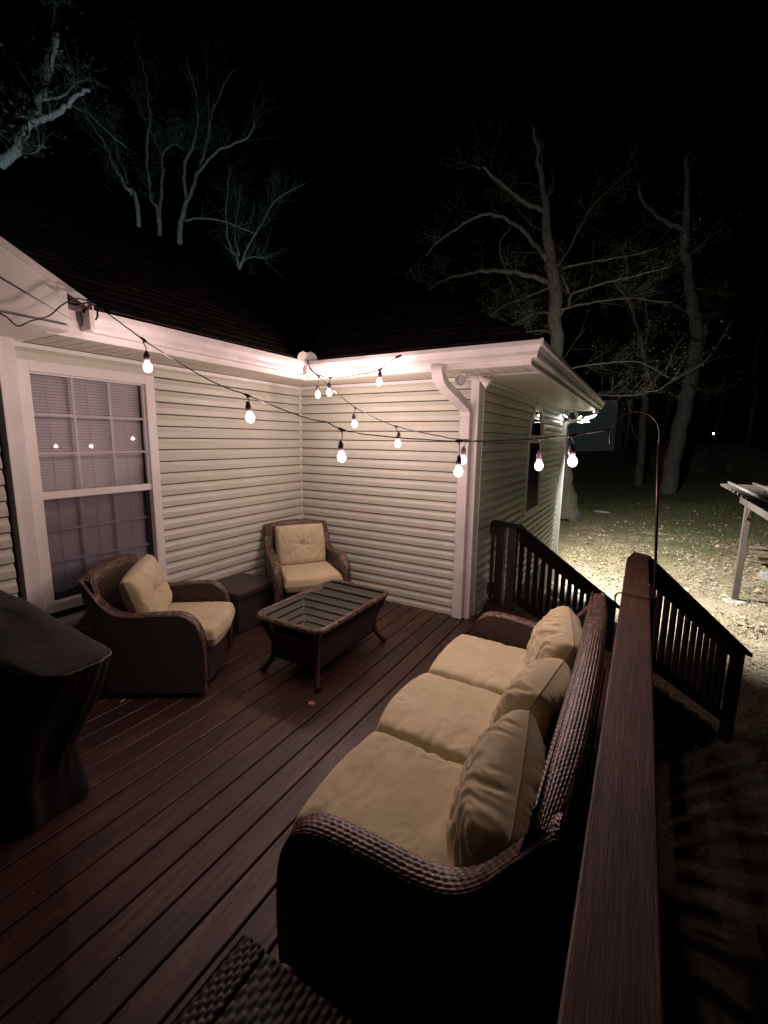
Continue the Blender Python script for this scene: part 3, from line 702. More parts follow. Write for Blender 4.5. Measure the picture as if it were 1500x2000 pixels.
# ------------------------------------------------------------------ shepherd hook pole clamped on the rail
sh = empty('hook_pole', (3.785, -1.40, 0), label='thin brown metal hook pole clamped to the deck rail holding the string lights', cat='pole')
Os = np.array([3.785, -1.40, 0])
pp = [(3.80, -1.40, .12), (3.785, -1.40, .6), (3.775, -1.4, .93), (3.74, -1.4, 1.4), (3.710, -1.4, 1.80)]
b = MB(); b.tube([np.array(p)-Os for p in pp], .0075, 8); b.obj('shaft', M['rustpole'], sh, smooth=True)
arc = [(3.588+.120*math.cos(t), -1.4, 1.86+.135*math.sin(t)) for t in np.linspace(-.1, math.pi+.35, 22)]
b = MB(); b.tube([np.array(p)-Os for p in [(3.710, -1.4, 1.80)]+arc], .0042, 8); b.obj('hook', M['rustpole'], sh, smooth=True)
cl = smooth_path([(3.580, -1.40, .86), (3.578, -1.40, .935), (3.60, -1.40, .957), (3.68, -1.41, .956), (3.755, -1.42, .954), (3.775, -1.41, .93)])
b = MB(); b.tube([np.array(p)-Os for p in cl], .005, 8); b.obj('clamp', M['dark'], sh, smooth=True)

# ------------------------------------------------------------------ string lights
def string_run(cord, bulbs, label, start_i=0, plug=None):
    r = empty('string_lights', cord[0], label=label, cat='string lights'); o0 = np.array(cord[0], float)
    r['group'] = 'warm bulb string lights over the deck'
    path = [np.array(p)-o0 for p in smooth_path(cord, 5)]
    path = [p+rng.normal(0, .0012, 3) for p in path]
    b = MB(); b.tube(path, .0038, 6); b.obj('cord', M['rubber'], r, smooth=True)
    for (bxx, byy, bzz, drop) in bulbs:
        q = np.array([bxx, byy, bzz])-o0       # centre of the glass
        d = [np.linalg.norm(p[:2]-q[:2]) for p in path]; pc = path[int(np.argmin(d))]
        top = q+np.array([0, 0, .062])
        s = MB()
        tl = [pc, pc+np.array([rng.normal(0, .003), rng.normal(0, .003), -.012]), (pc+top)/2+np.array([.004, 0, .0]), top+np.array([0, 0, .020])]
        s.tube(smooth_path(tl, 4), .0028, 6)
        dirr = path[min(int(np.argmin(d))+1, len(path)-1)]-path[max(int(np.argmin(d))-1, 0)]; dirr /= np.linalg.norm(dirr)
        s.tube([pc-dirr*.024, pc-dirr*.018, pc+dirr*.018, pc+dirr*.024], [.004, .008, .008, .004], 8)
        s.tube([pc+np.array([0, 0, .006]), pc+np.array([0, 0, -.018])], [.009, .005], 8)
        tilt = Matrix.Rotation(rng.normal(0, .06), 4, 'X') @ Matrix.Rotation(rng.normal(0, .06), 4, 'Y')
        Mx = Matrix.Translation(Vector(q)) @ tilt
        s.lathe([(.004, .088), (.010, .082), (.0165, .066), (.0185, .058), (.0185, .024), (.015, .023)], 14, Mx)
        so = s.obj('lamp_socket', M['socket'], r, smooth=True)
        g = MB(); g.lathe([(.012, .026), (.014, .018), (.022, .006), (.0265, -.008), (.0265, -.018), (.021, -.031), (.012, -.040), (.002, -.043)], 16, Mx)
        g.lathe([(.002, .012), (.005, .008), (.008, -.006), (.005, -.020), (.002, -.022)], 8, Mx, m=1)
        g.obj('bulb', [M['bulb'], M['filament']], so, smooth=True)
        L = bpy.data.lights.new('bulb_light', 'POINT'); L.energy = BULB_W; L.color = BULB_C; L.shadow_soft_size = .016
        lo = bpy.data.objects.new('bulb_light', L); col.objects.link(lo); lo.parent = r; lo.location = tuple(Mx @ Vector((0, 0, -.012)))
    if plug is not None:
        p0, p1 = [np.array(t)-o0 for t in plug]; b = MB(); b.tube([p0, p0+(p1-p0)*.2, p1], [.006, .012, .011], 8); b.obj('plug', M['rubber'], r)
    return r
main = [(0.665, -2.636, 2.603), (0.795, -2.579, 2.509), (0.963, -2.505, 2.381), (1.159, -2.418, 2.251), (1.335, -2.341, 2.151), (1.521, -2.259, 2.078), (1.745, -2.16, 1.985), (1.919, -2.083, 1.93), (1.977, -2.057, 1.921), (2.092, -2.007, 1.867), (2.375, -1.881, 1.835), (2.699, -1.739, 1.819), (2.975, -1.616, 1.829), (3.132, -1.547, 1.84), (3.281, -1.481, 1.863), (3.467, -1.399, 1.899)]
string_run(main, [(0.94, -2.515, 2.255, 0), (1.532, -2.254, 1.955, 0), (2.054, -2.023, 1.725, 0), (2.70, -1.736, 1.652, 0), (3.291, -1.477, 1.725, 0)], 'nearest run of string lights from the left gutter end to the hook pole')
mid = [(0.645, -0.636, 2.60), (0.70, -0.64, 2.50), (0.902, -0.697, 2.369), (1.107, -0.753, 2.236), (1.348, -0.82, 2.104), (1.647, -0.901, 1.989), (1.899, -0.971, 1.921), (2.2, -1.053, 1.868), (2.467, -1.126, 1.832), (2.768, -1.209, 1.821), (3.069, -1.291, 1.838), (3.269, -1.346, 1.864), (3.467, -1.401, 1.899)]
string_run(mid, [(0.81, -0.68, 2.258, 0), (1.338, -0.816, 1.967, 0), (1.868, -0.962, 1.80, 0), (2.504, -1.137, 1.693, 0), (3.072, -1.292, 1.683, 0)], 'middle run of string lights from the inner gutter corner to the hook pole')
gut = [(0.645, -0.64, 2.59), (0.70, -0.68, 2.52), (0.83, -0.73, 2.44), (0.975, -0.74, 2.40), (1.14, -0.735, 2.39), (1.33, -0.735, 2.405), (1.53, -0.735, 2.425), (1.587, -0.68, 2.49), (1.70, -0.675, 2.54)]
string_run(gut, [(0.995, -0.74, 2.265, 0), (1.55, -0.74, 2.335, 0)], 'short run of string lights hugging the rear gutter', plug=((1.67, -.675, 2.535), (1.73, -.67, 2.55)))
lw = [(0.72, -3.4, 2.55), (0.72, -3.155, 2.436), (0.72, -3.13, 2.426), (0.72, -3.083, 2.389), (0.72, -3.022, 2.428), (0.72, -2.933, 2.474), (0.72, -2.869, 2.541), (0.72, -2.821, 2.58), (0.72, -2.779, 2.605), (0.70, -2.70, 2.612), (0.665, -2.64, 2.605)]
b = MB(); b.tube(smooth_path(lw, 5), .0042, 6); b.tube(smooth_path([(0.72, -2.83, 2.575), (.72, -2.79, 2.56), (.72, -2.75, 2.585), (.72, -2.70, 2.60)], 4), .006, 6); b.tube([(.715, -2.66, 2.60), (.712, -2.668, 2.53), (.712, -2.68, 2.51)], .006, 6)
b.obj('power_cord', M['rubber'], smooth=True, label='black power cord drooping along the cornice at the left roof end', cat='cord')

# ------------------------------------------------------------------ cushions
def pillow(w_, h_, t, seed, boxy=.5, tuft=0, wr=.006, n=56, corner=.18, bow=0.0):
    """w (x) by h (y), thickness t (z), returned as a closed grid mesh"""
    u = np.linspace(-1, 1, n); U, Vv_ = np.meshgrid(u, u)
    # squarish outline with soft corners
    def sq(a, b_): return a*np.sqrt(np.clip(1-corner*b_*b_*.5, 0, 1))
    X = sq(U, Vv_)*w_/2; Y = sq(Vv_, U)*h_/2
    if bow: Y = Y-np.where(Vv_ < 0, (-Vv_)*bow*(1-U*U), 0)
    ex = 2+boxy*14
    prof = (1-np.abs(U)**ex)**.5*(1-np.abs(Vv_)**ex)**.5
    prof = np.clip(prof, 0, 1)**(.9 if boxy > .3 else .75)
    out = []
    for sgn in (1, -1):
        Zt = sgn*t/2*prof
        W = np.zeros_like(Zt)
        if wr:
            for i in range(n):
                for j in range(n):
                    p = Vector((X[i, j]*7+seed*13.7, Y[i, j]*7, sgn*3))
                    a_ = noise.noise(p); b_ = noise.noise(Vector((X[i, j]*(5 if boxy > .3 else 24)+seed*3+a_*2.0, Y[i, j]*(22 if boxy > .3 else 5), 5+sgn)))
                    e_ = max(abs(U[i, j]), abs(Vv_[i, j]))
                    c2_ = noise.noise(Vector((X[i, j]*(9 if boxy > .3 else 14)+Y[i, j]*9+a_*3+seed, Y[i, j]*(16 if boxy > .3 else 11)-X[i, j]*5, 9+sgn)))
                    W[i, j] = (a_*.8+(1-abs(b_)*2.6)*(.3+1.0*e_**2)+(1-abs(c2_)*5 if abs(c2_) < .2 else 0)*.35)*wr
        Zt = Zt+sgn*W*np.clip(prof*1.6, 0, 1)
        if tuft and sgn > 0:
            rr_ = np.sqrt((X/w_)**2+(Y/h_)**2); an = np.arctan2(Y, X)
            Zt = Zt-tuft*np.exp(-(rr_/.07)**2)-tuft*.55*np.exp(-(rr_/.25)**2)*(.35+.65*np.cos(an*2+.3)**16)-tuft*.35*np.exp(-(rr_/.3)**2)*np.cos(an*2+1.87)**10
            Zt = Zt-tuft*.30*np.exp(-(X/(w_*.012))**2)*np.clip(1-abs(Y)/h_*2, 0, 1)*(np.abs(Y) > 0)
        out.append(np.stack([X, Y, Zt], -1))
    me = bpy.data.meshes.new('cushion'); nv = n*n
    V = np.concatenate([out[0].reshape(-1, 3), out[1].reshape(-1, 3)]); F = []
    i, j = np.meshgrid(np.arange(n-1), np.arange(n-1), indexing='ij'); a_ = (i*n+j).ravel()
    top = np.stack([a_, a_+1, a_+n+1, a_+n], -1); bot = np.stack([a_+nv, a_+nv+n, a_+nv+n+1, a_+nv+1], -1)
    rim = [k for k in range(n)]+[k*n+n-1 for k in range(1, n)]+[(n-1)*n+k for k in range(n-2, -1, -1)]+[k*n for k in range(n-2, 0, -1)]
    side = [(rim[(k+1) % len(rim)], rim[k], rim[k]+nv, rim[(k+1) % len(rim)]+nv) for k in range(len(rim))]
    me.from_pydata(V.tolist(), [], top.tolist()+bot.tolist()+side)
    me.polygons.foreach_set('use_smooth', [True]*len(me.polygons)); me.update()
    rimpts = [tuple((out[0].reshape(-1, 3)[k]+out[1].reshape(-1, 3)[k])/2*np.array([1.004, 1.004, 1])) for k in rim]
    return me, rimpts
def cushion(name, size, loc_, rot, label, cat, group, seed, **kw):
    me, rim = pillow(*size, seed, **kw)
    root = link(name, me, M['cushion'], label=label, cat=cat, group=group)
    sb = root.modifiers.new('sub', 'SUBSURF'); sb.levels = 1; sb.render_levels = 1
    root.matrix_world = Matrix.Translation(loc_) @ rot
    b = MB(); b.tube(rim[::2]+[rim[0]], .0026, 5, cap=False); b.obj('seam', M['cushion_seam'], root, smooth=True)
    if kw.get('tuft'):
        b = MB(); b.lathe([(.013, 0), (.012, .004), (.004, .008), (.001, .008)], 12, Matrix.Translation((0, 0, size[2]/2-kw['tuft']*1.6+.004))); b.obj('button', M['cushion_seam'], root, smooth=True)
    return root

# ------------------------------------------------------------------ wicker
def weave(f, Lu, Lv, cu=.026, cv=.0115, amp=.0038, su=6, sv=4, name='weave'):
    """f(u,v)->(P,N) with u,v arrays in metres; returns displaced woven grid"""
    nu = max(int(Lu/cu*su), 4)+1; nv = max(int(round(Lv/cv))*sv, 4)+1
    u = np.linspace(0, Lu, nu); v = np.linspace(0, Lv, nv); U, V = np.meshgrid(u, v)
    Pp, N = f(U, V)
    row = np.floor(np.minimum(V, Lv*.9999)/(Lv/round(Lv/cv))).astype(int); tv = (V/(Lv/round(Lv/cv))) % 1.0
    tu = (U/cu+.5*(row % 2)) % 1.0
    h = amp*(np.sin(np.pi*tu)**.6)*(np.sin(np.pi*tv)**.5+.0)-amp*.9
    h[:, 0] = 0; 
    Pp = Pp+N*h[..., None]
    me = grid(name, Pp, np.stack([U, V], -1))
    cell = np.floor(U/cu+.5*(row % 2)); rv = np.abs(np.sin(cell*12.9898+row*78.233)*43758.5453) % 1.0
    at_ = me.attributes.new('strand', 'FLOAT', 'POINT'); at_.data.foreach_set('value', rv.reshape(-1).astype(np.float32)); return me
def spline(ctrl, n=60):
    pts_ = np.array(smooth_path([(a_, b_, 0) for a_, b_ in ctrl], 10))[:, :2]
    s = np.r_[0, np.cumsum(np.linalg.norm(np.diff(pts_, axis=0), axis=1))]
    def ev(t):
        t = np.clip(t, 0, s[-1]); return np.stack([np.interp(t, s, pts_[:, 0]), np.interp(t, s, pts_[:, 1])], -1)
    return ev, s[-1]
def wicker_seat(L, D, label, cat, name, group=None, hb=.90, arch=.05, legs=True, arm_w=.095, splay=.055, archz=None):
    """local frame: x along the width, y from the front (0) to the back (D), z up"""
    root = empty(name, label=label, cat=cat, group=group)
    prof = [(-.005, .04), (-.012, .22), (-.005, .40), (.022, .52), (.075, .595), (.16, .625), (.32, .622), (.46, .612), (.57, .628), (.65, .685), (.72, .775), (D-.012, hb-.01), (D+.012, hb+.005)]
    ev, S = spline(prof)
    def outer(y): return L/2-splay*np.clip(y/D, 0, 1)**1.3
    for sg in (-1, 1):
        arm = empty('arm'); arm.parent = root
        def f(U, V, sg=sg):
            p = ev(U); dp = (ev(U+.004)-ev(U-.004)); dp /= np.linalg.norm(dp, axis=-1, keepdims=True)+1e-9
            # across: from outer (V=0) to inner (V=arm_w), rounded edges
            t = V/arm_w; ang = (t-.5)*math.pi*.92; r_ = arm_w/2
            xo = outer(p[..., 0])-r_+r_*np.sin(-ang)*1.0
            lift = .018*(np.cos(ang)-1)
            ny = -dp[..., 1]; nz = dp[..., 0]
            Pp = np.stack([sg*xo, p[..., 0]+ny*lift, p[..., 1]+nz*lift], -1)
            N = np.stack([sg*np.sin(-ang)*.6, ny*np.cos(ang), nz*np.cos(ang)], -1); N /= np.linalg.norm(N, axis=-1, keepdims=True)+1e-9
            return Pp, N
        link('arm_band', weave(f, S, arm_w, cv=.0119, amp=.0045), M['strand'], arm)
        # side panels
        T_ = np.linspace(0, S, 60); pr = ev(T_)
        for inner in (0, 1):
            rows = 14; Pn = np.zeros((rows, 60, 3)); uv = np.zeros((rows, 60, 2))
            for i in range(rows):
                q = i/(rows-1)
                yb = .02+(D-.14)*(T_/S); zb = np.full(60, .045)
                yy = pr[:, 0]*(1-q)+yb*q; zz = (pr[:, 1]-.016)*(1-q)+zb*q
                xx = outer(yy)-(.002 if not inner else arm_w-.002)
                Pn[i] = np.stack([sg*xx, yy, zz], -1); uv[i] = np.stack([yy, zz], -1)
            link('side_panel' if not inner else 'inner_panel', grid('panel', Pn, uv), M['wicker'], arm)
    # back : u along the width, v upward
    iw = L/2-arm_w*.3
    def ztop(u_): return hb+ (arch*(1-u_*u_))
    def fb(off):
        def g(U, V):
            u_ = U/(2*iw)*2-1
            zt_ = ztop(u_); z_ = .28+(zt_-.28)*V
            wd = 1-.0*V; x_ = u_*(iw-splay*V*.9)
            y_ = D-.13+.115*V-.035*(1-u_*u_)*0+off+.03*(1-np.abs(u_)**2)*V*.6
            return np.stack([x_, y_, z_], -1)
        return g
    bk = empty('backrest'); bk.parent = root
    nu, nv = 60, 24; U, V = np.meshgrid(np.linspace(0, 2*iw, nu), np.linspace(0, 1, nv))
    for nm, off in (('back_front', -.035), ('back_rear', .035)):
        Pn = fb(off)(U, V); uv = np.stack([U, V*.6], -1)
        link(nm, grid(nm, Pn, uv), M['wicker'], bk)
    # woven band around the top of the backrest, front and over the top
    Lp = 2*iw
    evb, Sb = spline([(-.052, -.075), (-.054, -.02), (-.040, .008), (.0, .020), (.042, .014), (.054, -.004), (.052, -.03)])
    def fband(Uu, Vv2):
        u_ = Uu/Lp*2-1
        base = fb(0)(Uu, np.ones_like(Uu)*1.0); q = evb(Vv2); q = q*(1-.45*np.abs(u_)**5)[..., None]; base[..., 1] -= .012*np.abs(u_)**5; base[..., 2] -= .012*np.abs(u_)**8; dq = evb(Vv2+.003)-evb(Vv2-.003); dq /= np.linalg.norm(dq, axis=-1, keepdims=True)+1e-9
        Pp = np.stack([base[..., 0], base[..., 1]+q[..., 0], base[..., 2]+q[..., 1]-.012], -1)
        N = np.stack([0*u_, -dq[..., 1], dq[..., 0]], -1)
        return Pp, N
    link('top_band', weave(fband, Lp, Sb, cu=.024, cv=.0115), M['strand'], bk)
    for sg in (-1, 1):
        def fpost(Uu, Vv2, sg=sg):
            vv = .35+.65*Uu/.42; x0 = sg*(iw-.0); u_ = sg*(1-(Vv2/.075)*.075/iw*1.0)
            base = fb(0)((u_+1)*iw, vv); P_ = base.copy(); P_[..., 1] -= .042
            N = np.zeros_like(P_); N[..., 1] = -1; return P_, N
        link('side_band', weave(fpost, .42, .075, cu=.024, cv=.0119), M['strand'], bk)
    # apron + seat deck
    nu = 40; U = np.linspace(-1, 1, nu); rows = 8
    Pn = np.zeros((rows, nu, 3)); uv = np.zeros((rows, nu, 2)); ww = L/2-arm_w+.01
    for i in range(rows):
        q = i/(rows-1); z_ = .305-(.245)*q
        Pn[i] = np.stack([U*ww, -.055*(1-U*U)*(1-.3*q)+.01+.012*np.sin(q*3), np.full(nu, z_)], -1); uv[i] = np.stack([U*ww, np.full(nu, z_)], -1)
    link('apron', grid('apron', Pn, uv), M['wicker'], root)
    b = MB(); b.box(-ww, ww, .0, D-.12, .27, .30); b.obj('seat_base', M['wicker'], root)
    if legs:
        for sx in (-1, 1):
            for yy in (.07, D-.2):
                b = MB(); b.tube([(sx*(L/2-.07), yy, .10), (sx*(L/2-.07), yy, .0)], [.028, .02], 10); b.obj('leg', M['dark'], root)
    else:
        b = MB(); ring = [(.27*math.cos(t), D*.45+.27*math.sin(t), .018) for t in np.linspace(0, 2*math.pi, 37)]; b.tube(ring, .014, 8, cap=False)
        b.box(-.26, .26, D*.45-.02, D*.45+.02, .01, .03); b.box(-.02, .02, D*.45-.26, D*.45+.26, .03, .05); b.lathe([(.06, .03), (.06, .26)], 16, Matrix.Translation((0, D*.45, 0))); b.obj('swivel_base', M['dark'], root, smooth=False)
    return root
def place(root, x, y, rz): root.location = (x, y, 0); root.rotation_euler = (0, 0, rz)
def local_to(root_xy, rz, p):
    c_, s_ = math.cos(rz), math.sin(rz); return Vector((root_xy[0]+c_*p[0]-s_*p[1], root_xy[1]+s_*p[0]+c_*p[1], p[2]))
SO = (2.70, -2.265); SR = R(-88.9)
sofa = wicker_seat(2.12, .82, 'long brown wicker sofa with curved arms along the deck railing', 'sofa', 'wicker_sofa', hb=.905, arch=.02)
place(sofa, *SO, SR)
names = ['farthest', 'middle', 'nearest']
# local x: rotation -90 maps local +x to world -y (towards the camera)
for i, k in enumerate((-1, 0, 1)):
    p = local_to(SO, SR, (k*.617, .285, .385))
    lab = ['flat khaki seat cushion at the far end of the sofa beside the stairs', 'flat khaki seat cushion in the middle of the sofa', 'flat khaki seat cushion at the near end of the sofa with creases'][i]
    cushion('seat_cushion', (.605, .72, .155), p, Matrix.Rotation(SR, 4, 'Z') @ Matrix.Rotation(R(-1.5), 4, 'X'), lab, 'cushion', 'khaki sofa seat cushions', 3+i, boxy=.9, wr=.006, corner=.04, bow=.05 if k == 0 else .02)
back = [(-.63, .61, .625, 10, 3, 'puffy khaki back pillow at the far end of the sofa'), (.0, .605, .61, -4, -8, 'rumpled khaki back pillow in the middle of the sofa'), (.60, .60, .60, 6, 10, 'large creased khaki back pillow nearest the camera on the sofa')]
for i, (lx, ly, lz, yaw, rol, lab) in enumerate(back):
    p = local_to(SO, SR, (lx, ly, lz))
    rot = Matrix.Rotation(SR+R(yaw), 4, 'Z') @ Matrix.Rotation(R(rol), 4, 'Y') @ Matrix.Rotation(R(90-24), 4, 'X')
    cushion('back_pillow', (.55, .385, .25), p, rot, lab, 'pillow', 'khaki sofa back pillows', 11+i, boxy=.0, wr=.022, corner=.20, tuft=.02)

# armchairs
def chair(xy, rz, label, legs, seed, gp, labs):
    c_ = wicker_seat(.80, .78, label, 'armchair', 'wicker_armchair', 'brown wicker armchairs', hb=.865, arch=.03, legs=legs, splay=.035)
    place(c_, *xy, rz)
    p = local_to(xy, rz, (0, .27, .39))
    cushion('seat_cushion', (.60, .66, .16), p, Matrix.Rotation(rz, 4, 'Z'), labs[0], 'cushion', 'khaki armchair seat cushions', seed, boxy=.9, wr=.004, corner=.04, bow=.035)
    p = local_to(xy, rz, (gp[0], gp[1], gp[2]))
    rot = Matrix.Rotation(rz+R(gp[3]), 4, 'Z') @ Matrix.Rotation(R(gp[4]), 4, 'Y') @ Matrix.Rotation(R(90-16), 4, 'X')
    cushion('back_pillow', (.54, .44, .17), p, rot, labs[1], 'pillow', 'khaki armchair back pillows', seed+1, boxy=.12, wr=.008, corner=.10, tuft=.035)
    return c_
# chair facing direction is local -y ; facing angle a -> rz = a + 90deg
aA = R(35); cA = (.62+.33*math.cos(aA), -2.24+.33*math.sin(aA))
chair(cA, aA+math.pi/2, 'brown wicker swivel armchair under the window beside the covered grill', False, 21, (-.02, .50, .66, 6, -7), ['khaki seat cushion of the armchair under the window', 'tilted khaki pillow on the armchair under the window'])
aB = R(-36); cB = (.62+.33*math.cos(aB), -.68+.33*math.sin(aB))
chair(cB, aB+math.pi/2, 'brown wicker armchair standing in the inner house corner', True, 31, (0, .53, .665, 0, 0), ['khaki seat cushion of the armchair in the house corner', 'buttoned khaki pillow on the armchair in the house corner'])

# ------------------------------------------------------------------ coffee table
tb = empty('coffee_table', (1.475, -1.42, 0), label='brown wicker coffee table with glass top and curved legs', cat='table')
hx, hy, cr, tz = .335, .53, .11, .492
def rr(hx, hy, cr, n=8):
    out = []
    for (cx_, cy_, a0) in ((hx-cr, hy-cr, 0), (-hx+cr, hy-cr, 90), (-hx+cr, -hy+cr, 180), (hx-cr, -hy+cr, 270)):
        for i in range(n+1): a_ = R(a0+90*i/n); out.append((cx_+cr*math.cos(a_), cy_+cr*math.sin(a_)))
    return out
ring = np.array(rr(hx, hy, cr, 10)); ring = np.vstack([ring, ring[:1]])
sr = np.r_[0, np.cumsum(np.linalg.norm(np.diff(ring, axis=0), axis=1))]; LR = sr[-1]
def fr_(U, V):
    U2 = U % LR; x_ = np.interp(U2, sr, ring[:, 0]); y_ = np.interp(U2, sr, ring[:, 1])
    x2 = np.interp((U2+.01) % LR, sr, ring[:, 0]); y2 = np.interp((U2+.01) % LR, sr, ring[:, 1])
    tx, ty = x2-x_, y2-y_; l_ = np.hypot(tx, ty)+1e-9; nx, ny = ty/l_, -tx/l_
    an = (V/.11)*2*math.pi; r1 = .0235
    ox = np.cos(an)*r1*.95-.024; oz = -np.sin(an)*r1
    Pp = np.stack([x_+nx*ox, y_+ny*ox, tz-.024+oz], -1); N = np.stack([nx*np.cos(an), ny*np.cos(an), -np.sin(an)], -1); return Pp, N
link('rim', weave(fr_, LR, .11, cu=.020, cv=.0110, amp=.0032), M['strand'], tb)
gp_ = rr(hx-.04, hy-.04, cr-.03, 8); b = MB(); b.extrude([(x_, y_, tz-.012) for x_, y_ in gp_], (0, 0, 0), (0, 0, .006)); b.obj('glass_top', M['tableglass'], tb)
for sx in (-1, 1):
    for sy in (-1, 1):
        ctrl = [(sx*(hx-.06), sy*(hy-.06), tz-.04), (sx*(hx-.085), sy*(hy-.085), .36), (sx*(hx-.12), sy*(hy-.12), .24), (sx*(hx-.11), sy*(hy-.11), .12), (sx*(hx-.055), sy*(hy-.05), .01)]
        b = MB(); b.tube(smooth_path(ctrl, 6), [.028-.010*abs(math.sin(math.pi*t*.9)) for t in np.linspace(0, 1, 25)], 10); lg = b.obj('leg', M['strand'], tb, smooth=True)
        # wrapped strands
        b = MB(); pth = smooth_path(ctrl, 16)
        for i in range(3, len(pth)-2, 1):
            p = np.array(pth[i]); t_ = np.array(pth[i+1])-p; t_ /= np.linalg.norm(t_); a_ = np.cross(t_, [0, 1, .01]); a_ /= np.linalg.norm(a_); c_ = np.cross(t_, a_)
            tt = i/len(pth); r_ = .0285-.010*abs(math.sin(math.pi*tt*.9))
            b.tube([p+r_*(math.cos(q)*a_+math.sin(q)*c_)+t_*.002*((-1)**k) for k, q in enumerate(np.linspace(0, 2*math.pi, 13))], .0035, 4, cap=False)
        b.obj('strand_wrap', M['strand'], lg, smooth=True, kind='stuff')
# lower woven basket and apron
for (nm, hxx, hyy, za, zb) in (('basket', hx-.10, hy-.10, .12, .33), ('apron', hx-.055, hy-.055, .375, .45)):
    rg = np.array(rr(hxx, hyy, .05, 6)); rg = np.vstack([rg, rg[:1]]); s2 = np.r_[0, np.cumsum(np.linalg.norm(np.diff(rg, axis=0), axis=1))]
    rows = 5; Pn = np.zeros((rows, len(rg), 3)); uv = np.zeros((rows, len(rg), 2))
    for i in range(rows):
        q = i/(rows-1); z_ = zb+(za-zb)*q; sc_ = 1-.06*q if nm == 'basket' else 1-.12*q
        Pn[i] = np.stack([rg[:, 0]*sc_, rg[:, 1]*sc_, np.full(len(rg), z_)], -1); uv[i] = np.stack([s2, np.full(len(rg), z_)], -1)
    link(nm, grid(nm, Pn, uv), M['wicker'], tb)
b = MB(); b.box(-hx+.11, hx-.11, -hy+.11, hy-.11, .121, .13); b.obj('basket_floor', M['wicker'], tb)
b = MB(); rg = rr(hx-.095, hy-.095, .05, 6); b.tube([(x_, y_, .335) for x_, y_ in rg]+[(rg[0][0], rg[0][1], .335)], .010, 8, cap=False); b.obj('basket_rim', M['strand'], tb, smooth=True)
b = MB()
for i in range(22):
    y_ = -hy+.14+i*(2*hy-.28)/21
    for sx in (-1, 1):
        b.tube(smooth_path([(sx*(hx-.10), y_-.02, .335), (sx*(hx-.085), y_, .36), (sx*(hx-.07), y_+.02, .385)], 4), .004, 5)
b.obj('scroll_work', M['strand'], tb, smooth=True, kind='stuff')

# ------------------------------------------------------------------ resin box
bxr = empty('storage_box', (.285, -1.29, 0), label='dark square resin storage box between the two armchairs', cat='storage box')
b = MB(); b.box(-.235, .235, -.235, .235, .0, .335); b.obj('body', M['box'], bxr, bevel=.01)
b = MB(); b.box(-.26, .26, -.26, .26, .336, .40); b.obj('lid', M['box'], bxr, bevel=.012)

# ------------------------------------------------------------------ covered grill
gc = empty('grill_cover', (1.02, -3.42, 0), R(1), label='black fabric covered grill at the left edge under the window', cat='grill')
nu, nv = 160, 60; Pn = np.zeros((nv, nu, 3))
for i in range(nv):
    q = i/(nv-1)
    for j in range(nu):
        t = 2*math.pi*j/nu; c_, s_ = math.cos(t), math.sin(t); e = 5.0
        rr0 = (abs(c_)**e+abs(s_)**e)**(-1/e)
        if q < .72:     # skirt from floor to shoulder
            k = q/.72; hx_ = .34+.40*max(0, (k-.25)/.75)**1.15; hy_ = .20-.04*k; z_ = .02+.88*k
            fold = .06*(1-k*.6)*(.35+.65*min(1, k*2.5))*(noise.noise(Vector((c_*2.6, s_*2.6, 1.0+k*1.8)))+.45*noise.noise(Vector((c_*5.5+k*1.5, s_*5.5, 3+k*1.2))))
            Pn[i, j] = ((hx_*rr0+fold)*c_, (hy_*rr0+fold)*s_, z_)
        else:
            k = (q-.72)/.28; sc_ = math.cos(k*math.pi/2)**.55 if k < 1 else 0
            x_ = .74*rr0*c_*sc_; y_ = .16*rr0*s_*sc_
            hump = .10*math.exp(-((x_+.18)/.40)**4)
            z_ = .90+(.02+hump)*math.sin(k*math.pi/2)**.8+.010*noise.noise(Vector((x_*6, y_*6, 2)))
            Pn[i, j] = (x_, y_, z_)
link('cover', grid('cover', Pn, closed_u=True), M['cover'], gc)
b = MB(); ir = int(.72*(nv-1)); ln = [Pn[ir, j]*np.array([1.006, 1.006, 1])+np.array([0, 0, .004]) for j in list(range(nu))+[0]]
b.tube(ln, .005, 6, cap=False); b.obj('piping', M['hem'], gc, smooth=True)

# ------------------------------------------------------------------ wicker ottoman corner in the foreground
ot = empty('wicker_ottoman', (3.02, -3.82, 0), label='low woven ottoman partly in view at the bottom edge beside the sofa arm', cat='ottoman')
def ft(U, V): return np.stack([-.27+V, -.32+U, np.full_like(U, .385)-.02*np.clip(1-V/.03, 0, 1)**2], -1), np.stack([0*U, 0*U, 0*U+1], -1)
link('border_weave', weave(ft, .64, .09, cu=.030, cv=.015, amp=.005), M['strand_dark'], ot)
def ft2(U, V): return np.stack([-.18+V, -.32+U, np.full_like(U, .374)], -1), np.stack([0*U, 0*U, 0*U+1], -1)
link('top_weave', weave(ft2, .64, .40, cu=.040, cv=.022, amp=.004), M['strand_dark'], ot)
Pn = np.zeros((6, 5, 3)); uv = np.zeros((6, 5, 2)); cs = [(-.27, -.32), (.27, -.32), (.27, .32), (-.27, .32), (-.27, -.32)]
for i in range(6):
    for j, (x_, y_) in enumerate(cs): Pn[i, j] = (x_, y_, .37-.32*i/5); uv[i, j] = (j*.6, .37-.32*i/5)
me = grid('body', Pn, uv); link('body', me, M['wicker'], ot); me.polygons.foreach_set('use_smooth', [False]*len(me.polygons))
for sx in (-1, 1):
    for sy in (-1, 1): b = MB(); b.box(sx*.24-.02, sx*.24+.02, sy*.29-.02, sy*.29+.02, 0, .06); b.obj('leg', M['dark'], ot)

